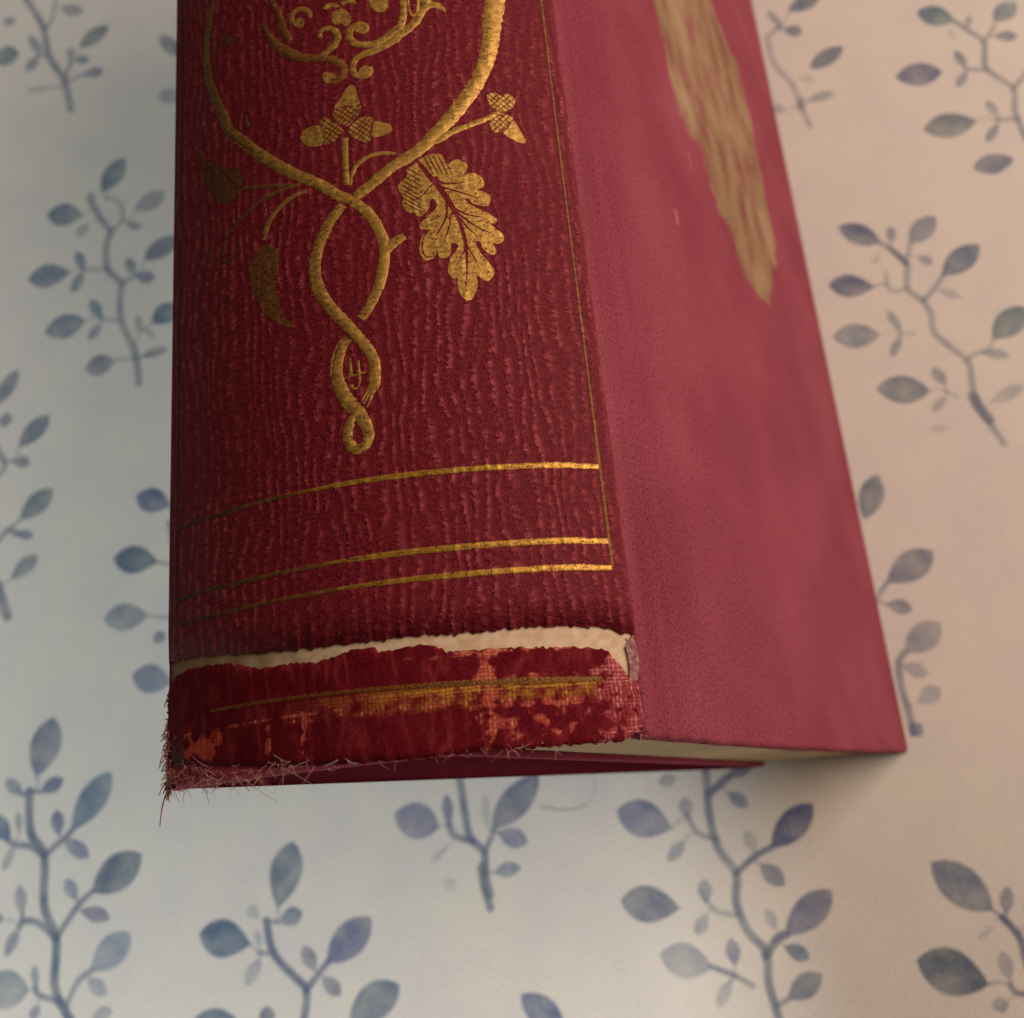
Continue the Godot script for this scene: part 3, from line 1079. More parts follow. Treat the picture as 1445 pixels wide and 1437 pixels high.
const STROKES := [
	["gilt_vine", [21.45, 111.12, 1.75, 20.98, 103.83, 1.9, 20.33, 95.64, 2.14, 19.18, 88.82, 2.38, 18.51, 85.72, 2.38, 18.08, 82.7, 2.06, 17.35, 79.76, 1.9, 16.18, 76.87, 1.83, 14.49, 74, 1.75, 12.43, 71.25, 1.67, 10.12, 68.64, 1.59, 8.14, 66.82, 1.51, 5.2, 65.07, 1.39, 2.98, 63.36, 1.35, 1.44, 62.34, 1.27, 0.93, 61.98, 1.03]],
	["gilt_vine", [-0.53, 61.27, 1.03, -1.06, 60.74, 1.19, -2.03, 59.68, 1.27, -2.81, 58.39, 1.39, -3.65, 56.67, 1.43, -4.21, 54.27, 1.43, -4, 51.75, 1.43, -2.79, 49.03, 1.35, -0.76, 46.16, 1.27, 1.11, 43.42, 1.19, 1.93, 41.77, 1.19, 2.09, 40.49, 1.19, 1.96, 38.61, 1.15, 1.37, 37.72, 1.03]],
	["gilt_twig", [1.23, 38.07, 0.28, 0.86, 37.48, 0.25, 0.48, 36.89, 0.16]],
	["gilt_twig", [1.46, 37.87, 0.28, 1.07, 37.2, 0.25, 0.69, 36.53, 0.16]],
	["gilt_twig", [1.76, 37.74, 0.28, 1.39, 36.9, 0.25, 1.02, 36.07, 0.16]],
	["gilt_vine", [-18.67, 122.38, 1.11, -18.53, 110.89, 1.11, -18.61, 98.94, 1.11, -19.15, 96.03, 1.11, -19.56, 93.07, 1.11, -19.62, 89.94, 1.19, -19.21, 86.59, 1.27, -18.03, 82.89, 1.35, -16.68, 79.52, 1.43, -15.54, 76.66, 1.43, -13.06, 73.81, 1.43, -11.04, 71.43, 1.43, -8.59, 68.98, 1.43, -6.05, 66.78, 1.39, -3.92, 65.18, 1.35, -2.39, 63.9, 1.31, -1.02, 62.61, 1.27, 0.57, 61.5, 1.23, 2.1, 59.88, 1.23, 3.12, 58.03, 1.23, 3.74, 56.1, 1.23, 3.89, 54.45, 1.23, 3.67, 52.61, 1.23, 3.07, 50.28, 1.19, 1.97, 48.07, 1.15, 0.86, 46.54, 1.03]],
	["gilt_vine", [-0.68, 44.52, 1.03, -1.35, 43.8, 1.27, -1.84, 42.72, 1.39, -2.13, 41.6, 1.43, -2.18, 40.47, 1.43, -1.91, 39.26, 1.47, -1.52, 38.07, 1.51, -0.78, 36.79, 1.51, 0.14, 35.49, 1.43, 0.74, 34.26, 1.27, 1.06, 33.09, 1.15, 0.83, 32.17, 1.11, 0.23, 31.64, 1.11, -0.43, 31.59, 1.15, -0.99, 32.16, 1.15, -1.27, 32.92, 1.07, -1.15, 33.86, 1.07, -0.87, 34.7, 1.03, -0.53, 35.36, 0.71]],
	["gilt_twig", [4.13, 54.5, 1.11, 4.72, 55.13, 1.19, 5.46, 55.61, 1.11, 6.2, 56.01, 0.95]],
	["gilt_twig", [9.74, 67.79, 0.56, 10.99, 68.32, 0.79, 12.44, 69.28, 0.75, 14.08, 69.98, 0.71, 16.23, 70.94, 0.63, 18.18, 72.13, 0.48]],
	["gilt_tendril", [0.42, 63.69, 0.32, 0.64, 64.88, 0.48, 1.11, 65.97, 0.52, 1.98, 66.72, 0.52, 3.16, 67.16, 0.52, 4.54, 67.19, 0.48, 5.87, 66.9, 0.32]],
	["gilt_stem", [0.06, 70.14, 0.71, -0.03, 67.05, 0.75, -0.08, 63.81, 0.71]],
	["gilt_tendril", [-5.72, 65.23, 0.48, -8.42, 66.12, 0.56, -11.12, 66.95, 0.56, -13.58, 67.68, 0.48]],
	["gilt_tendril", [-6.46, 65.37, 0.32, -8.44, 65.4, 0.52, -10.9, 65.07, 0.6, -12.61, 64.26, 0.6, -14.39, 63.45, 0.6, -15.96, 62.34, 0.56, -16.71, 60.68, 0.52, -16.66, 59.32, 0.44, -15.76, 58.44, 0.36, -14.92, 59.02, 0.4, -14.91, 59.96, 0.44]],
	["gilt_tendril", [-4.85, 64.3, 0.48, -6.49, 64.08, 0.63, -7.91, 63.49, 0.71, -9.18, 62.58, 0.71, -10.13, 61.34, 0.71, -10.76, 59.57, 0.63]],
	["gilt_tendril", [-18.54, 89.99, 0.24, -17.76, 90.77, 0.36, -16.87, 91.49, 0.48]],
	["gilt_twig", [-12.81, 76.03, 0.95, -13.02, 77.05, 0.63, -13.11, 78.03, 0.32]],
	["gilt_numeral", [-0.62, 42.14, 0.25, -0.58, 41.21, 0.36, -0.59, 40.13, 0.44]],
	["gilt_numeral", [-0.8, 39.96, 0.24, 0.08, 40.05, 0.25, 1.03, 40.17, 0.36]],
	["gilt_numeral", [0.31, 41.63, 0.28, 0.33, 40.37, 0.3, 0.36, 39.29, 0.24, 0.09, 38.6, 0.24, -0.31, 38.46, 0.28, -0.6, 38.97, 0.4]],
	["gilt_scroll", [2.6, 84.75, 0.48, 3.08, 84.65, 0.48, 3.4, 85.1, 0.56, 3.13, 85.74, 0.63, 2.47, 86.04, 0.71, 1.66, 85.71, 0.79, 1.2, 84.86, 0.83, 1.4, 83.86, 0.87, 2.1, 83.11, 0.87, 3.23, 82.76, 0.83, 4.55, 82.82, 0.87, 5.89, 83.55, 0.95, 7.01, 84.48, 1.03, 7.32, 84.59, 1.03, 7.77, 85.86, 0.87, 7.96, 87.47, 0.79, 7.92, 88.82, 0.79, 7.92, 90.94, 0.79]],
	["gilt_scroll", [3.42, 79.43, 0.56, 3.57, 78.83, 0.56, 3.13, 78.28, 0.63, 2.29, 78.31, 0.71, 1.54, 78.91, 0.79, 1.38, 79.87, 0.79, 1.75, 80.8, 0.79, 2.56, 81.41, 0.87, 3.89, 81.64, 0.95, 5.35, 82.25, 1.03, 6.81, 82.97, 1.03, 7.13, 83.44, 1.03, 8.36, 84.32, 1.03, 9.38, 85.47, 1.03, 10.24, 86.96, 1.03, 10.94, 87.66, 1.11, 11.89, 87.62, 0.95, 12.51, 87.15, 0.63, 12.85, 86.47, 0.24]],
	["gilt_scroll", [10.69, 87.53, 1.11, 10.64, 88.58, 1.27, 10.67, 90.84, 1.11]],
	["gilt_scroll", [8.63, 89.65, 0.32, 8.55, 87.7, 0.32, 8.84, 86.26, 0.32, 9.38, 86.43, 0.32, 9.69, 87.6, 0.32, 9.78, 89.54, 0.32]],
	["gilt_scroll", [-2.36, 85.19, 0.48, -2.53, 85.91, 0.56, -2, 86.42, 0.63, -1.05, 86.28, 0.71, -0.33, 85.41, 0.79, -0.31, 84.37, 0.87, -0.84, 83.49, 0.87, -1.81, 82.9, 0.79, -2.45, 82.8, 0.56]],
	["gilt_scroll", [-9.04, 93.75, 0.71, -8.08, 91.47, 0.79, -7.5, 89.39, 0.95, -7.19, 87.9, 1.03, -6.41, 86.09, 0.87]],
	["gilt_scroll", [-10.43, 90.53, 0.32, -9.86, 89.35, 0.71, -9.17, 87.67, 1.03, -8.21, 86.07, 1.35, -6.86, 84.63, 1.43, -5.28, 83.38, 1.27, -3.48, 82.54, 1.03, -1.97, 82.07, 0.95, -0.74, 81.42, 1.03, 0.14, 80.32, 1.11, 0.22, 79.3, 1.11, -0.36, 78.59, 0.95, -1.35, 78.5, 0.71]],
	["gilt_scroll", [-3.53, 88.64, 0.48, -3.89, 89.82, 0.63, -4.93, 90.5, 0.71, -5.89, 90.26, 0.71, -6.12, 89.29, 0.71, -5.54, 88.31, 0.63, -4.75, 87.86, 0.56]],
	["gilt_scroll", [-1.76, 89.41, 0.63, -1.42, 89.76, 0.71, -0.66, 89.69, 0.63, -0.06, 89.06, 0.56]],
	["gilt_scroll", [0.47, 89.52, 0.63, 1.1, 89.81, 0.71, 1.84, 89.62, 0.63, 2, 89.13, 0.48]],
]
const SHAPES := [
	["gilt_scroll_knob", [2.48, 79.63, 2.96, 79.81, 3.42, 79.43, 3.51, 78.84, 3.13, 78.35, 2.54, 78.4, 2.13, 78.7, 2.16, 79.27]],
	["gilt_scroll_knob", [2.15, 85.66, 2.65, 85.78, 3.05, 85.32, 2.84, 84.77, 2.29, 84.75, 1.94, 85.12]],
	["gilt_scroll_knob", [3.84, 89.17, 4.17, 89.71, 5.03, 89.85, 5.85, 89.41, 6.15, 88.31, 5.87, 87.46, 5.14, 87.21, 4.43, 87.64, 3.99, 88.4]],
	["gilt_scroll_knob", [-2.04, 80.06, -1.42, 79.81, -0.82, 79.43, -0.6, 78.8, -1.11, 78.29, -1.85, 78.43, -2.27, 79.05, -2.37, 79.73]],
	["gilt_scroll_knob", [-5.51, 89.2, -4.84, 89.1, -4.46, 88.51, -4.62, 87.82, -5.15, 87.86, -5.6, 88.48]],
	["gilt_bud", [-0.7, 88.64, 0.31, 88.81, 1.15, 88.14, 1.54, 87.14, 1.19, 86.19, 0.7, 86.17, 0.22, 86.74, -0.28, 86.51, -0.83, 87.11, -0.98, 87.98]],
	["gilt_acorn", [1.05, 77.38, 1.55, 77.06, 1.75, 75.96, 1.98, 74.43, 0.52, 74.53, -1.01, 74.68, -0.41, 75.47, 0.31, 76.78]],
	["gilt_acorn_cup", [-1.07, 74.46, 0.51, 74.33, 2.02, 74.25, 2.23, 74.06, 1.92, 73.21, 1.13, 72.33, 0.4, 71.69, -0.59, 72.51, -1.26, 73.63]],
	["gilt_acorn", [3.54, 71.78, 4.36, 71.51, 5.31, 71.01, 5.66, 70.32, 5.2, 69.79, 3.87, 69.47, 3.15, 69.77, 3.4, 70.82]],
	["gilt_acorn_cup", [0.53, 71.31, 1.32, 72.06, 2.14, 72.49, 3.32, 72.34, 3.45, 71.85, 3.2, 70.86, 3, 69.8, 3.18, 69.42, 2.87, 69.06, 2.08, 69.15, 1.22, 69.88, 0.65, 70.59]],
	["gilt_acorn", [-5.06, 72.58, -4.24, 72.85, -3.12, 72.74, -2.68, 71.91, -2.55, 70.25, -3.28, 69.88, -4.64, 70.38, -5.26, 71.24, -5.46, 71.83]],
	["gilt_acorn_cup", [-2.97, 73.11, -2.3, 73.62, -1.2, 72.56, -0.03, 71.15, -0.76, 70.64, -1.2, 70, -2.03, 69.87, -2.44, 69.82, -2.52, 71.17, -2.67, 72.26]],
	["gilt_acorn_cup", [16.81, 74.39, 17.78, 74.82, 18.51, 74.42, 19.25, 74.74, 20.15, 74.14, 19.95, 73.07, 19.15, 72.34, 18.19, 72.19, 17.31, 72.78, 16.92, 73.69]],
	["gilt_acorn_cup", [16.9, 71.4, 18.06, 72.01, 18.98, 71.8, 19.72, 71.14, 18.94, 70.13, 18.11, 69.32, 17.24, 69.28, 16.89, 70.29]],
	["gilt_acorn", [18.33, 69.2, 19.05, 70, 19.78, 70.92, 20.33, 69.84, 20.85, 68.51, 20.86, 67.94, 20.04, 68.03, 19.03, 68.56]],
	["gilt_leaf", [-20.82, 77.28, -20.24, 74.93, -18.6, 73.53, -16.72, 72.2, -14.79, 71.05, -13.88, 69.95, -13.44, 68.52, -14.06, 67.53, -15.15, 66.75, -16.42, 66.89, -17.91, 67.97, -19.13, 69.8, -20.04, 71.51, -20.61, 73.81, -21.1, 75.96]],
	["gilt_leaf", [-10.86, 58.98, -9.49, 58.41, -8.83, 57.53, -8.7, 56.18, -9.01, 54.76, -9.06, 52.62, -8.77, 51.04, -8.37, 49.45, -7.65, 48.21, -7.14, 47.45, -7.99, 47.57, -9.27, 48.56, -10.81, 50.07, -11.58, 51.7, -12.38, 53.47, -12.72, 55.32, -12.69, 56.85, -11.95, 57.92]],
	["gilt_acorn", [-16.74, 91.76, -15.75, 91.77, -14.8, 90.7, -14.69, 89.75, -15.53, 89.53, -16.5, 90.39]],
	["gilt_oak_leaf", [8.32, 65.66, 9.16, 66.14, 10.11, 66.38, 11.04, 66.16, 11.36, 65.34, 11.59, 64.81, 12.33, 65.37, 13.01, 65.42, 13.76, 64.76, 13.78, 64.13, 13.25, 63.35, 13.03, 63.07, 13.53, 63.47, 14.21, 63.64, 14.87, 63.4, 15.48, 62.69, 15.49, 61.9, 15.12, 61.59, 14.54, 61.34, 15.23, 61.19, 16.05, 60.57, 15.97, 59.71, 15.59, 59.17, 14.8, 59.33, 14.02, 59.57, 13.65, 60.23, 13.25, 60.27, 13.25, 59.9, 14, 59.26, 14.76, 58.78, 15.65, 58.32, 16.4, 57.7, 16.64, 57.4, 16.34, 57.01, 15.73, 56.93, 16.41, 56.25, 16.96, 55.72, 17.18, 55.19, 16.93, 54.58, 16.37, 54.35, 15.78, 54.42, 16.12, 53.74, 16.14, 53.22, 15.72, 52.92, 15.09, 53.3, 14.62, 53.91, 14.48, 54.59, 13.99, 54.67, 14.04, 54.07, 14.54, 53.01, 15.12, 52.1, 15.69, 51.05, 15.56, 50.32, 14.91, 49.66, 14.29, 49.97, 13.72, 50.5, 13.81, 49.62, 13.68, 48.89, 13.22, 47.89, 12.86, 47.4, 12.16, 47.58, 11.71, 48.33, 11.59, 49.29, 11.58, 50.02, 11.85, 50.59, 11.46, 50.17, 10.95, 50.28, 10.68, 50.96, 10.76, 51.99, 11.28, 53, 12.02, 54.15, 11.79, 54.54, 11.26, 54.5, 11.13, 53.6, 10.76, 52.88, 10.29, 52.7, 9.85, 52.95, 9.72, 53.71, 9.56, 53.43, 9.2, 52.86, 8.4, 52.64, 7.91, 53.14, 7.7, 53.91, 7.82, 54.8, 8.07, 55.6, 8.9, 56.27, 9.18, 56.44, 8.53, 56.54, 8.01, 56.74, 8.19, 57.48, 9.04, 58.32, 9.89, 59.16, 10.03, 59.93, 9.68, 60.42, 9.29, 60.14, 9.18, 59.38, 8.67, 58.66, 8.11, 58.26, 7.6, 58.47, 7.55, 58.86, 6.83, 58.94, 6.33, 59.55, 6.18, 60.34, 6.41, 60.78, 5.82, 62.26, 5.98, 62.71, 6.7, 63.4, 7, 63.99, 6.91, 64.64, 7.6, 64.95, 7.89, 65.31]],
]
const VEINS := [
	[8, 65.94, 0.29, 9.39, 63.58, 0.45, 10.59, 61.6, 0.53, 11.51, 59.67, 0.5, 12.28, 57.63, 0.34, 12.67, 55.78, 0.32, 12.85, 53.96, 0.29, 12.76, 51.58, 0.16, 12.47, 49.09, 0.08],
	[10.04, 63.36, 0.21, 10.78, 62.44, 0.19, 12.1, 62.26, 0.15, 13.45, 62.47, 0.08],
	[10.49, 62.07, 0.21, 11.13, 61.72, 0.17, 12.29, 61.26, 0.15, 13.84, 60.66, 0.12, 14.73, 60.1, 0.08],
	[11.74, 59.19, 0.24, 13.12, 58.21, 0.15, 14.94, 57.78, 0.08],
	[12.09, 58.56, 0.21, 13.56, 57.12, 0.15, 14.56, 56.33, 0.13, 15.7, 55.74, 0.08],
	[12.31, 57.93, 0.16, 13.25, 56.44, 0.12, 14.15, 55.35, 0.07],
	[11.13, 59.85, 0.21, 10.97, 58.01, 0.19, 10.38, 56.83, 0.16, 9.72, 55.74, 0.11],
	[10.49, 58.27, 0.07, 9.26, 57.65, 0.07, 8.45, 57.43, 0.05],
	[11.89, 58.57, 0.16, 11.43, 58.21, 0.13, 11.32, 57.07, 0.13, 10.83, 55.73, 0.12, 10.5, 54.77, 0.08],
	[12.94, 54.26, 0.13, 13.71, 52.43, 0.09, 13.93, 51.53, 0.05],
	[12.79, 53.96, 0.13, 12.17, 52.65, 0.08, 11.58, 51.79, 0.05],
	[8.91, 56.35, 0.12, 8.34, 55.65, 0.12, 8.07, 54.62, 0.12, 8.14, 53.56, 0.12, 8.56, 53.04, 0.12, 9.15, 53.09, 0.08],
	[9.85, 62.43, 0.16, 9.27, 61.86, 0.11, 8.55, 60.99, 0.11, 7.65, 60.47, 0.08],
	[6.68, 64.98, 0.09, 7.59, 64.31, 0.11, 8.6, 63.45, 0.07],
	[6.54, 64.4, 0.09, 7.44, 63.73, 0.11, 8.46, 62.86, 0.07],
	[6.4, 63.82, 0.09, 7.3, 63.15, 0.11, 8.32, 62.28, 0.07],
	[6.26, 63.24, 0.09, 7.16, 62.57, 0.11, 8.17, 61.7, 0.07],
	[6.12, 62.66, 0.09, 7.01, 61.99, 0.11, 8.03, 61.12, 0.07],
	[6.19, 62.05, 0.09, 7.09, 61.39, 0.11, 8.1, 60.53, 0.07],
	[6.26, 61.45, 0.09, 7.16, 60.79, 0.11, 8.17, 59.93, 0.07],
	[6.33, 60.85, 0.09, 7.23, 60.19, 0.11, 8.23, 59.34, 0.07],
	[6.4, 60.25, 0.09, 7.29, 59.59, 0.11, 8.3, 58.74, 0.07],
	[8.95, 66.16, 0.09, 9.47, 64.84, 0.11, 9.95, 63.61, 0.07],
	[9.52, 66.11, 0.09, 10.01, 64.79, 0.11, 10.46, 63.57, 0.07],
	[10.08, 66.06, 0.09, 10.54, 64.75, 0.11, 10.96, 63.53, 0.07],
	[10.64, 66.02, 0.09, 11.07, 64.72, 0.11, 11.47, 63.5, 0.07],
	[11.2, 65.98, 0.09, 11.61, 64.69, 0.11, 11.98, 63.48, 0.07],
]
const SPRIG_1 := [[
		[-123.9, -203.7, -116.3, -209.6, 5.0, 0.8],
		[-141.4, -204.5, -148.4, -205.4, 6.4, 0.8],
		[-126.3, -199.9, -126.7, -204.5, 2.2, 0.6],
		[-125.5, -200.0, -121.1, -199.1, 2.8, 0.6],
		[-122.5, -194.5, -117.0, -194.6, 3.3, 0.7],
		[-130.9, -191.9, -138.7, -192.2, 2.1, 0.3],
		[-130.2, -218.7, -123.6, -215.4, 3.6, 0.6],
		[-146.8, -218.1, -143.3, -215.5, 2.9, 0.5],
		[-134.9, -203.2, -138.6, -210.6, 2.5, 0.6],
		[-136.1, -203.0, -138.6, -198.3, 3.3, 0.6],
	],[
		[1.65, 0.7, -125.6, -183.8, -126.3, -187.2, -128.0, -193.7, -132.6, -202.6, -134.6, -211.8, -138.3, -219.8, -141.9, -226.0],
		[1.04, 0.5, -132.6, -202.6, -136.1, -203.2],
		[1.02, 0.6, -128.0, -193.7, -126.3, -199.2],
		[1.02, 0.5, -127.6, -193.2, -122.5, -194.5],
		[1.05, 0.5, -134.6, -211.8, -132.7, -214.3, -131.6, -221.4],
		[0.81, 0.3, -127.5, -191.5, -130.9, -191.9],
]]
const SPRIG_2 := [[
		[-116.0, -156.5, -110.5, -165.8, 5.4, 0.75],
		[-121.2, -150.2, -130.4, -152.4, 6.3, 0.75],
		[-107.2, -149.3, -99.5, -153.6, 5.1, 0.55],
		[-123.7, -134.4, -134.4, -134.1, 6.4, 0.85],
		[-119.3, -120.1, -129.3, -118.5, 6.3, 0.75],
		[-104.3, -134.7, -96.0, -140.0, 5.3, 0.8],
		[-101.9, -117.0, -95.8, -120.9, 5.5, 0.9],
		[-111.3, -108.2, -118.4, -106.8, 5.3, 0.7],
		[-104.4, -108.3, -98.1, -109.4, 2.3, 0.6],
		[-120.2, -134.6, -122.1, -140.0, 2.5, 0.7],
		[-120.2, -133.8, -122.7, -128.4, 2.8, 0.65],
		[-114.7, -119.8, -118.0, -125.7, 2.7, 0.65],
		[-115.0, -118.6, -118.0, -114.7, 2.4, 0.6],
		[-106.7, -130.9, -108.9, -136.2, 2.4, 0.65],
		[-106.4, -130.8, -101.4, -128.9, 3.2, 0.7],
		[-119.2, -147.4, -122.3, -144.4, 3.3, 0.4],
		[-109.1, -145.7, -105.2, -144.2, 2.3, 0.5],
		[-118.7, -153.4, -119.6, -157.1, 2.4, 0.5],
		[-105.3, -114.5, -105.7, -119.7, 1.8, 0.4],
		[-104.6, -115.9, -101.2, -113.1, 1.4, 0.35],
	],[
		[1.49, 0.6, -105.0, -101.3, -106.2, -109.7, -109.8, -118.6, -110.4, -125.7, -110.1, -129.0, -113.8, -133.6, -114.4, -140.6, -113.4, -144.3, -116.1, -148.5, -118.7, -153.8],
		[0.94, 0.4, -113.8, -133.6, -120.2, -134.6],
		[1.11, 0.5, -110.1, -129.0, -106.4, -130.8],
		[0.92, 0.4, -109.8, -118.6, -114.7, -119.8],
		[0.72, 0.3, -106.3, -111.6, -104.6, -115.5],
		[0.72, 0.5, -106.2, -108.2, -111.3, -108.2],
		[0.71, 0.4, -106.2, -107.8, -102.3, -108.5],
		[0.95, 0.45, -113.4, -144.3, -110.5, -147.4, -111.4, -152.7, -114.8, -154.4],
		[0.75, 0.4, -110.5, -147.4, -108.0, -145.7],
]]
const SPRIG_3 := [[
		[-141.0, -100.1, -135.8, -109.1, 4.0, 0.8],
		[-134.1, -89.1, -127.1, -96.0, 4.7, 0.85],
		[-132.6, -70.9, -125.2, -77.3, 5.1, 0.75],
		[-133.9, -56.9, -128.1, -61.7, 3.7, 0.65],
		[-139.7, -96.8, -136.4, -96.0, 3.4, 0.8],
		[-135.4, -85.7, -131.0, -84.4, 2.7, 0.7],
		[-133.6, -67.6, -129.2, -66.4, 2.1, 0.7],
	],[
		[1.25, 0.6, -139.9, -89.9, -137.3, -84.7, -139.0, -82.3],
		[0.71, 0.5, -137.3, -85.6, -135.4, -85.7],
		[1.22, 0.65, -133.6, -67.6, -135.5, -68.7, -137.9, -66.1],
		[0.70, 0.5, -135.5, -68.7, -132.6, -70.9],
		[1.87, 0.75, -137.2, -56.0, -136.0, -52.6, -134.3, -48.3],
]]
const SPRIG_4 := [[
		[-96.9, -69.6, -104.8, -73.0, 5.5, 0.95],
		[-99.8, -56.8, -109.8, -58.8, 6.1, 0.95],
		[-101.7, -44.7, -111.6, -45.2, 5.9, 0.6],
		[-96.3, -29.4, -104.8, -32.0, 5.9, 0.7],
		[-100.1, -38.6, -97.8, -40.5, 2.7, 0.8],
	],[
		[0.66, 0.5, -99.8, -56.8, -96.7, -55.7],
		[0.65, 0.4, -101.7, -44.7, -96.5, -43.7],
		[1.46, 0.6, -96.8, -65.2, -93.0, -45.1, -88.5, -29.2],
]]
const SPRIG_5 := [[
		[-125.4, -12.8, -122.4, -24.7, 6.6, 0.75],
		[-117.0, -1.2, -109.1, -12.0, 5.8, 0.8],
		[-112.1, 11.2, -102.0, 5.0, 6.9, 0.9],
		[-111.8, 26.0, -104.0, 19.8, 5.8, 0.55],
		[-124.9, 28.7, -135.3, 27.4, 6.9, 0.6],
		[-130.8, -0.3, -134.7, -5.9, 3.5, 0.9],
		[-128.5, -9.4, -132.3, -12.8, 2.6, 0.7],
		[-124.2, -9.6, -119.5, -11.6, 3.0, 0.8],
		[-119.9, -0.4, -120.7, -5.4, 2.7, 0.85],
		[-118.9, 0.5, -113.2, 4.5, 3.0, 0.7],
		[-128.6, -1.7, -129.2, -5.9, 1.5, 0.6],
		[-129.4, 0.6, -131.7, 5.5, 1.8, 0.5],
		[-115.5, 12.6, -117.9, 8.4, 2.5, 0.6],
		[-114.5, 14.6, -108.4, 16.6, 2.9, 0.7],
		[-127.0, 14.1, -128.0, 8.7, 2.4, 0.55],
		[-127.5, 16.6, -130.0, 22.0, 2.3, 0.6],
		[-131.1, 15.0, -133.5, 14.5, 2.1, 0.6],
		[-123.3, 28.3, -123.9, 24.0, 1.6, 0.55],
		[-122.6, 31.6, -123.9, 34.0, 2.1, 0.6],
		[-112.3, 27.6, -108.6, 30.6, 2.8, 0.45],
		[-111.2, 34.6, -107.3, 33.5, 2.6, 0.5],
	],[
		[1.51, 0.95, -126.9, -9.9, -126.1, -1.5, -122.9, 3.4, -122.4, 13.1, -119.5, 19.5, -119.4, 28.1, -117.2, 32.6, -115.0, 35.9],
		[1.08, 0.85, -122.9, 3.4, -118.9, 0.5, -117.0, -1.2],
		[1.09, 0.75, -122.9, 3.4, -126.0, 1.3, -129.4, 0.6, -130.8, -0.3],
		[1.06, 0.85, -119.5, 19.5, -115.4, 13.9, -112.1, 11.2],
		[1.07, 0.85, -119.5, 19.5, -123.4, 16.3, -126.9, 15.6, -127.3, 16.6],
		[0.76, 0.7, -126.9, 15.6, -127.0, 14.1],
		[1.04, 0.6, -116.8, 32.0, -114.5, 27.7, -111.8, 26.0],
		[0.89, 0.7, -118.0, 31.3, -122.7, 29.5, -123.3, 28.3],
		[0.79, 0.7, -124.2, -9.6, -126.9, -9.6, -128.5, -9.4],
]]
const SPRIG_6 := [[
		[-73.5, 17.5, -70.2, 5.4, 6.3, 0.85],
		[-79.3, 23.8, -89.5, 21.0, 6.7, 0.95],
		[-63.7, 28.2, -54.9, 21.0, 6.1, 0.85],
		[-59.8, 38.4, -50.0, 33.4, 6.4, 0.8],
		[-81.0, 38.7, -90.9, 36.7, 5.5, 0.9],
		[-73.3, 20.3, -68.7, 18.7, 3.4, 0.7],
		[-77.7, 19.1, -79.5, 16.7, 2.4, 0.3],
		[-77.2, 24.5, -78.1, 21.2, 1.5, 0.35],
		[-77.3, 26.6, -80.2, 31.1, 2.6, 0.4],
		[-66.4, 29.5, -68.5, 24.9, 2.7, 0.7],
		[-64.9, 30.8, -61.5, 34.2, 2.8, 0.65],
		[-76.2, 38.4, -75.9, 35.1, 3.0, 0.85],
	],[
		[1.27, 0.9, -75.9, 19.8, -74.6, 25.7, -70.5, 30.3, -68.2, 33.0, -69.0, 39.3],
		[0.86, 0.5, -74.6, 25.7, -77.4, 25.6],
		[0.99, 0.85, -68.2, 33.0, -65.7, 30.2, -63.7, 28.2],
		[0.72, 0.6, -75.9, 19.8, -73.6, 20.2],
		[0.43, 0.3, -79.3, 23.8, -77.1, 25.6],
]]
const SPRIG_7 := [[
		[-40.4, 5.4, -49.0, 2.0, 6.7, 0.65],
		[-29.4, 6.4, -19.5, -2.6, 5.6, 0.8],
		[-38.1, 5.1, -38.3, -0.7, 2.1, 0.7],
		[-30.5, 6.8, -30.5, 0.0, 1.7, 0.3],
		[-28.5, 7.5, -22.9, 9.8, 3.6, 0.65],
		[-29.7, 14.8, -24.7, 14.2, 2.6, 0.65],
		[-38.4, 8.9, -42.4, 11.9, 1.2, 0.25],
		[-38.0, 15.2, -39.5, 17.0, 2.2, 0.2],
	],[
		[1.27, 0.8, -35.3, -3.4, -34.9, 2.1, -34.2, 7.6, -31.5, 11.1, -32.1, 15.5, -31.2, 21.1],
		[1.95, 0.7, -32.0, 13.7, -31.9, 16.3, -31.3, 18.6],
		[1.14, 0.8, -33.8, 8.5, -37.1, 7.3, -38.1, 5.1],
		[0.85, 0.75, -31.5, 10.9, -29.8, 8.0, -29.2, 6.4],
		[0.71, 0.6, -29.4, 6.9, -28.1, 7.6],
		[0.42, 0.5, -31.8, 14.7, -29.7, 14.8],
]]
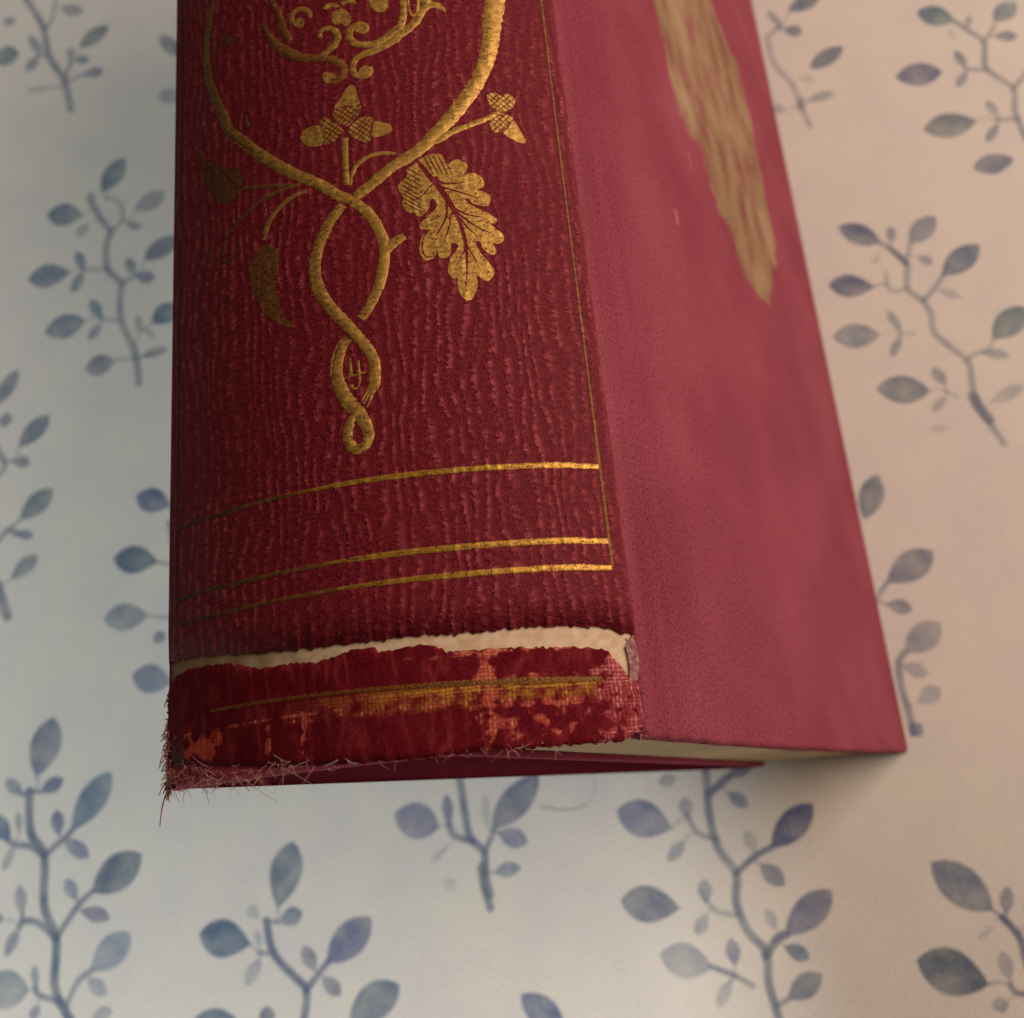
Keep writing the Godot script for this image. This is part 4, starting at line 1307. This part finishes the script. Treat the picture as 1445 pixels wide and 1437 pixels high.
const SPRIG_8 := [[
		[5.3, 9.7, -4.6, 5.5, 6.7, 0.75],
		[4.9, 24.2, -5.9, 22.0, 6.3, 0.85],
		[9.3, 34.8, 0.2, 32.0, 5.8, 0.45],
		[23.8, 14.9, 32.7, 7.9, 5.0, 1],
		[23.8, 30.4, 33.4, 23.6, 5.3, 0.8],
		[22.5, 41.2, 29.0, 37.6, 3.9, 0.75],
		[17.6, 1.3, 22.7, -0.5, 2.2, 0.7],
		[17.1, 4.1, 20.6, 7.1, 2.6, 0.6],
		[8.6, 7.9, 8.8, 4.3, 2.6, 0.5],
		[7.4, 12.4, 3.9, 15.7, 2.3, 0.45],
		[9.9, 23.6, 10.3, 19.5, 2.5, 0.6],
		[9.9, 25.8, 7.3, 29.0, 2.3, 0.5],
		[13.7, 34.7, 13.6, 30.2, 2.5, 0.65],
		[12.4, 37.5, 9.4, 41.7, 2.2, 0.4],
		[20.6, 15.7, 19.4, 11.3, 2.2, 0.3],
		[21.3, 17.9, 25.0, 21.8, 3.3, 0.7],
		[22.1, 29.3, 20.9, 25.6, 2.0, 0.35],
		[23.2, 32.4, 27.3, 34.7, 2.8, 0.7],
		[7.7, 0.3, 4.1, 1.2, 2.3, 0.4],
	],[
		[1.32, 0.75, 13.5, -0.1, 13.0, 8.6, 13.9, 14.5, 16.4, 19.0, 15.6, 24.1, 17.0, 29.3, 19.7, 33.1, 19.3, 38.5, 20.2, 44.6],
		[0.93, 0.85, 16.4, 19.0, 20.5, 16.2, 23.8, 14.9],
		[1.29, 0.85, 19.5, 33.8, 22.1, 31.0, 23.8, 30.4],
		[0.81, 0.65, 13.8, 12.5, 10.3, 11.0, 8.7, 7.5],
		[0.79, 0.45, 15.2, 26.3, 11.8, 25.4, 10.2, 23.4],
		[0.78, 0.7, 16.3, 38.6, 13.3, 36.6, 9.3, 34.8],
		[0.52, 0.5, 13.3, 36.6, 12.4, 37.6],
		[0.76, 0.7, 20.2, 42.2, 22.5, 41.2],
		[1.36, 0.8, 13.4, 4.0, 15.7, 2.6, 17.6, 1.3],
]]
const SPRIG_9 := [[
		[61.5, 29.2, 52.6, 20.3, 6.9, 0.8],
		[57.9, 41.5, 46.5, 36.7, 7.6, 0.95],
		[63.8, 30.1, 65.2, 25.5, 2.3, 0.7],
		[61.9, 41.3, 61.6, 36.4, 2.5, 0.5],
		[59.5, 46.3, 59.1, 43.8, 2.8, 0.4],
		[67.5, 31.6, 69.3, 28.2, 2.4, 0.7],
		[60.8, 32.3, 57.9, 33.9, 1.1, 0.25],
	],[
		[1.10, 0.95, 63.1, 30.8, 65.2, 34.2, 65.4, 38.6, 65.9, 43.3],
		[0.50, 0.6, 61.5, 29.2, 63.1, 30.8],
		[0.85, 0.8, 65.8, 43.6, 62.5, 43.3, 61.8, 41.9],
]]
const SPRIG_10 := [[
		[69.2, -111.3, 61.4, -116.7, 5.1, 0.9],
		[76.0, -110.1, 82.6, -115.9, 4.7, 0.6],
		[81.2, -100.9, 90.3, -107.1, 5.3, 0.85],
		[65.9, -100.3, 56.5, -102.3, 5.4, 0.9],
		[64.8, -88.6, 55.0, -89.4, 5.7, 0.6],
		[72.3, -73.9, 61.8, -76.0, 6.2, 0.7],
		[88.1, -84.1, 96.5, -90.4, 5.6, 0.8],
		[84.4, -69.5, 91.7, -72.4, 2.7, 0.35],
		[71.9, -110.6, 72.6, -114.8, 2.0, 0.6],
		[76.8, -106.3, 79.6, -104.1, 2.3, 0.5],
		[68.5, -107.7, 66.9, -106.1, 1.3, 0.3],
		[79.4, -97.5, 83.7, -94.8, 2.1, 0.3],
		[69.4, -88.6, 67.7, -94.1, 1.9, 0.6],
		[69.1, -87.4, 66.2, -82.9, 1.8, 0.6],
		[76.0, -74.7, 74.2, -79.1, 2.5, 0.55],
		[75.5, -72.1, 71.9, -69.1, 1.9, 0.4],
		[85.4, -81.2, 90.5, -79.6, 2.4, 0.45],
		[74.6, -64.8, 70.6, -65.2, 1.6, 0.18],
	],[
		[1.19, 0.55, 69.2, -111.3, 71.3, -109.3, 74.0, -105.0, 73.0, -98.8, 75.6, -95.2, 76.6, -91.7, 76.4, -87.2, 80.0, -82.0, 81.8, -79.1, 81.3, -71.8, 82.3, -66.7, 84.7, -60.1],
		[1.07, 0.8, 71.3, -109.3, 74.0, -105.0],
		[2.01, 0.75, 81.0, -71.3, 81.6, -68.7, 83.0, -65.8],
		[0.91, 0.35, 73.0, -98.8, 69.2, -98.9, 69.2, -103.4],
		[0.90, 0.55, 75.6, -95.2, 78.9, -98.2, 81.2, -100.9],
		[0.76, 0.5, 76.0, -110.1, 74.0, -105.0],
		[0.60, 0.3, 69.3, -88.1, 72.1, -87.7],
		[0.88, 0.5, 81.3, -79.6, 83.4, -81.0, 85.4, -81.2],
		[0.58, 0.4, 75.7, -73.4, 77.9, -71.7],
]]
const SPRIG_11 := [[
		[98.3, -168.3, 90.8, -172.6, 5.6, 0.85],
		[107.5, -166.3, 113.5, -170.9, 4.7, 0.7],
		[92.5, -154.3, 82.0, -154.6, 6.1, 0.85],
		[97.0, -139.3, 85.2, -139.0, 6.4, 0.75],
		[102.8, -127.8, 93.7, -126.7, 5.0, 0.75],
		[101.2, -165.8, 102.3, -169.0, 1.6, 0.5],
		[106.5, -162.0, 111.5, -161.0, 2.9, 0.7],
		[98.1, -154.3, 96.9, -159.7, 2.1, 0.65],
		[98.0, -153.2, 95.0, -149.3, 2.2, 0.5],
		[102.1, -139.7, 100.6, -144.4, 2.1, 0.55],
		[101.6, -137.6, 98.2, -133.3, 2.1, 0.6],
		[97.0, -166.2, 97.2, -162.8, 1.7, 0.2],
	],[
		[1.11, 0.6, 98.3, -168.3, 100.9, -165.0, 103.7, -160.7, 102.5, -154.0, 104.2, -150.8, 107.2, -146.4, 106.1, -140.0, 106.9, -131.8],
		[0.81, 0.5, 103.7, -160.7, 107.1, -164.7],
		[0.80, 0.5, 102.2, -152.9, 98.0, -153.9],
		[0.94, 0.6, 107.2, -146.4, 111.1, -150.5],
		[0.94, 0.5, 106.2, -138.2, 101.8, -138.8],
		[0.48, 0.4, 105.2, -162.1, 106.5, -162.0],
]]
const SPRIG_12 := [[
		[60.8, -178.7, 69.1, -182.3, 4.5, 0.8],
		[63.0, -161.0, 71.5, -165.7, 4.2, 0.8],
		[58.1, -174.9, 55.8, -179.9, 2.0, 0.55],
		[58.9, -173.4, 62.9, -171.9, 3.2, 0.7],
		[60.7, -151.8, 67.1, -152.9, 2.4, 0.5],
		[60.1, -158.8, 63.5, -157.3, 2.0, 0.25],
		[54.4, -149.7, 52.3, -151.8, 2.7, 0.4],
	],[
		[1.16, 0.4, 54.4, -171.4, 54.6, -164.5, 57.9, -156.9, 58.7, -151.0, 59.9, -144.6],
		[1.48, 0.5, 59.0, -152.6, 58.8, -150.1],
		[1.02, 0.5, 54.5, -172.1, 58.1, -174.9],
		[0.85, 0.5, 57.8, -174.0, 59.7, -173.2],
		[0.66, 0.4, 58.7, -151.2, 60.7, -151.8],
		[0.49, 0.3, 54.5, -150.1, 58.6, -150.6],
]]
const SPRIG_13 := [[
		[53.5, -47.3, 57.9, -56.5, 4.8, 0.8],
		[55.4, -33.6, 65.5, -38.8, 5.9, 0.75],
		[56.0, -19.2, 63.8, -24.1, 5.3, 0.55],
		[56.4, -9.2, 61.0, -11.4, 3.3, 0.4],
		[54.4, -29.1, 59.0, -27.5, 3.0, 0.65],
		[55.0, -16.5, 59.4, -14.5, 2.9, 0.4],
		[53.7, -3.2, 56.0, -5.0, 2.8, 0.75],
	],[
		[0.70, 0.6, 55.4, -33.6, 53.7, -31.8, 52.3, -29.8],
		[1.21, 0.7, 56.0, -19.2, 54.2, -17.2, 53.8, -12.4, 54.1, -8.2, 54.2, -3.5],
		[0.55, 0.6, 53.2, -29.7, 54.4, -29.1],
		[0.54, 0.5, 54.2, -17.0, 55.0, -16.5],
]]
const SPRIG_14 := [[
		[-96.2, -195.5, -101.2, -203.3, 3.8, 0.75],
		[-95.7, -181.0, -101.3, -184.8, 4.4, 0.5],
	],[
]]
const SPRIG_15 := [[
		[-19.4, 43.1, -26.6, 36.9, 5.1, 0.85],
	],[
		[0.79, 0.8, -19.4, 43.1, -17.0, 45.4],
]]
const SPRIGS := [SPRIG_1, SPRIG_2, SPRIG_3, SPRIG_4, SPRIG_5, SPRIG_6, SPRIG_7, SPRIG_8, SPRIG_9, SPRIG_10, SPRIG_11, SPRIG_12, SPRIG_13, SPRIG_14, SPRIG_15]
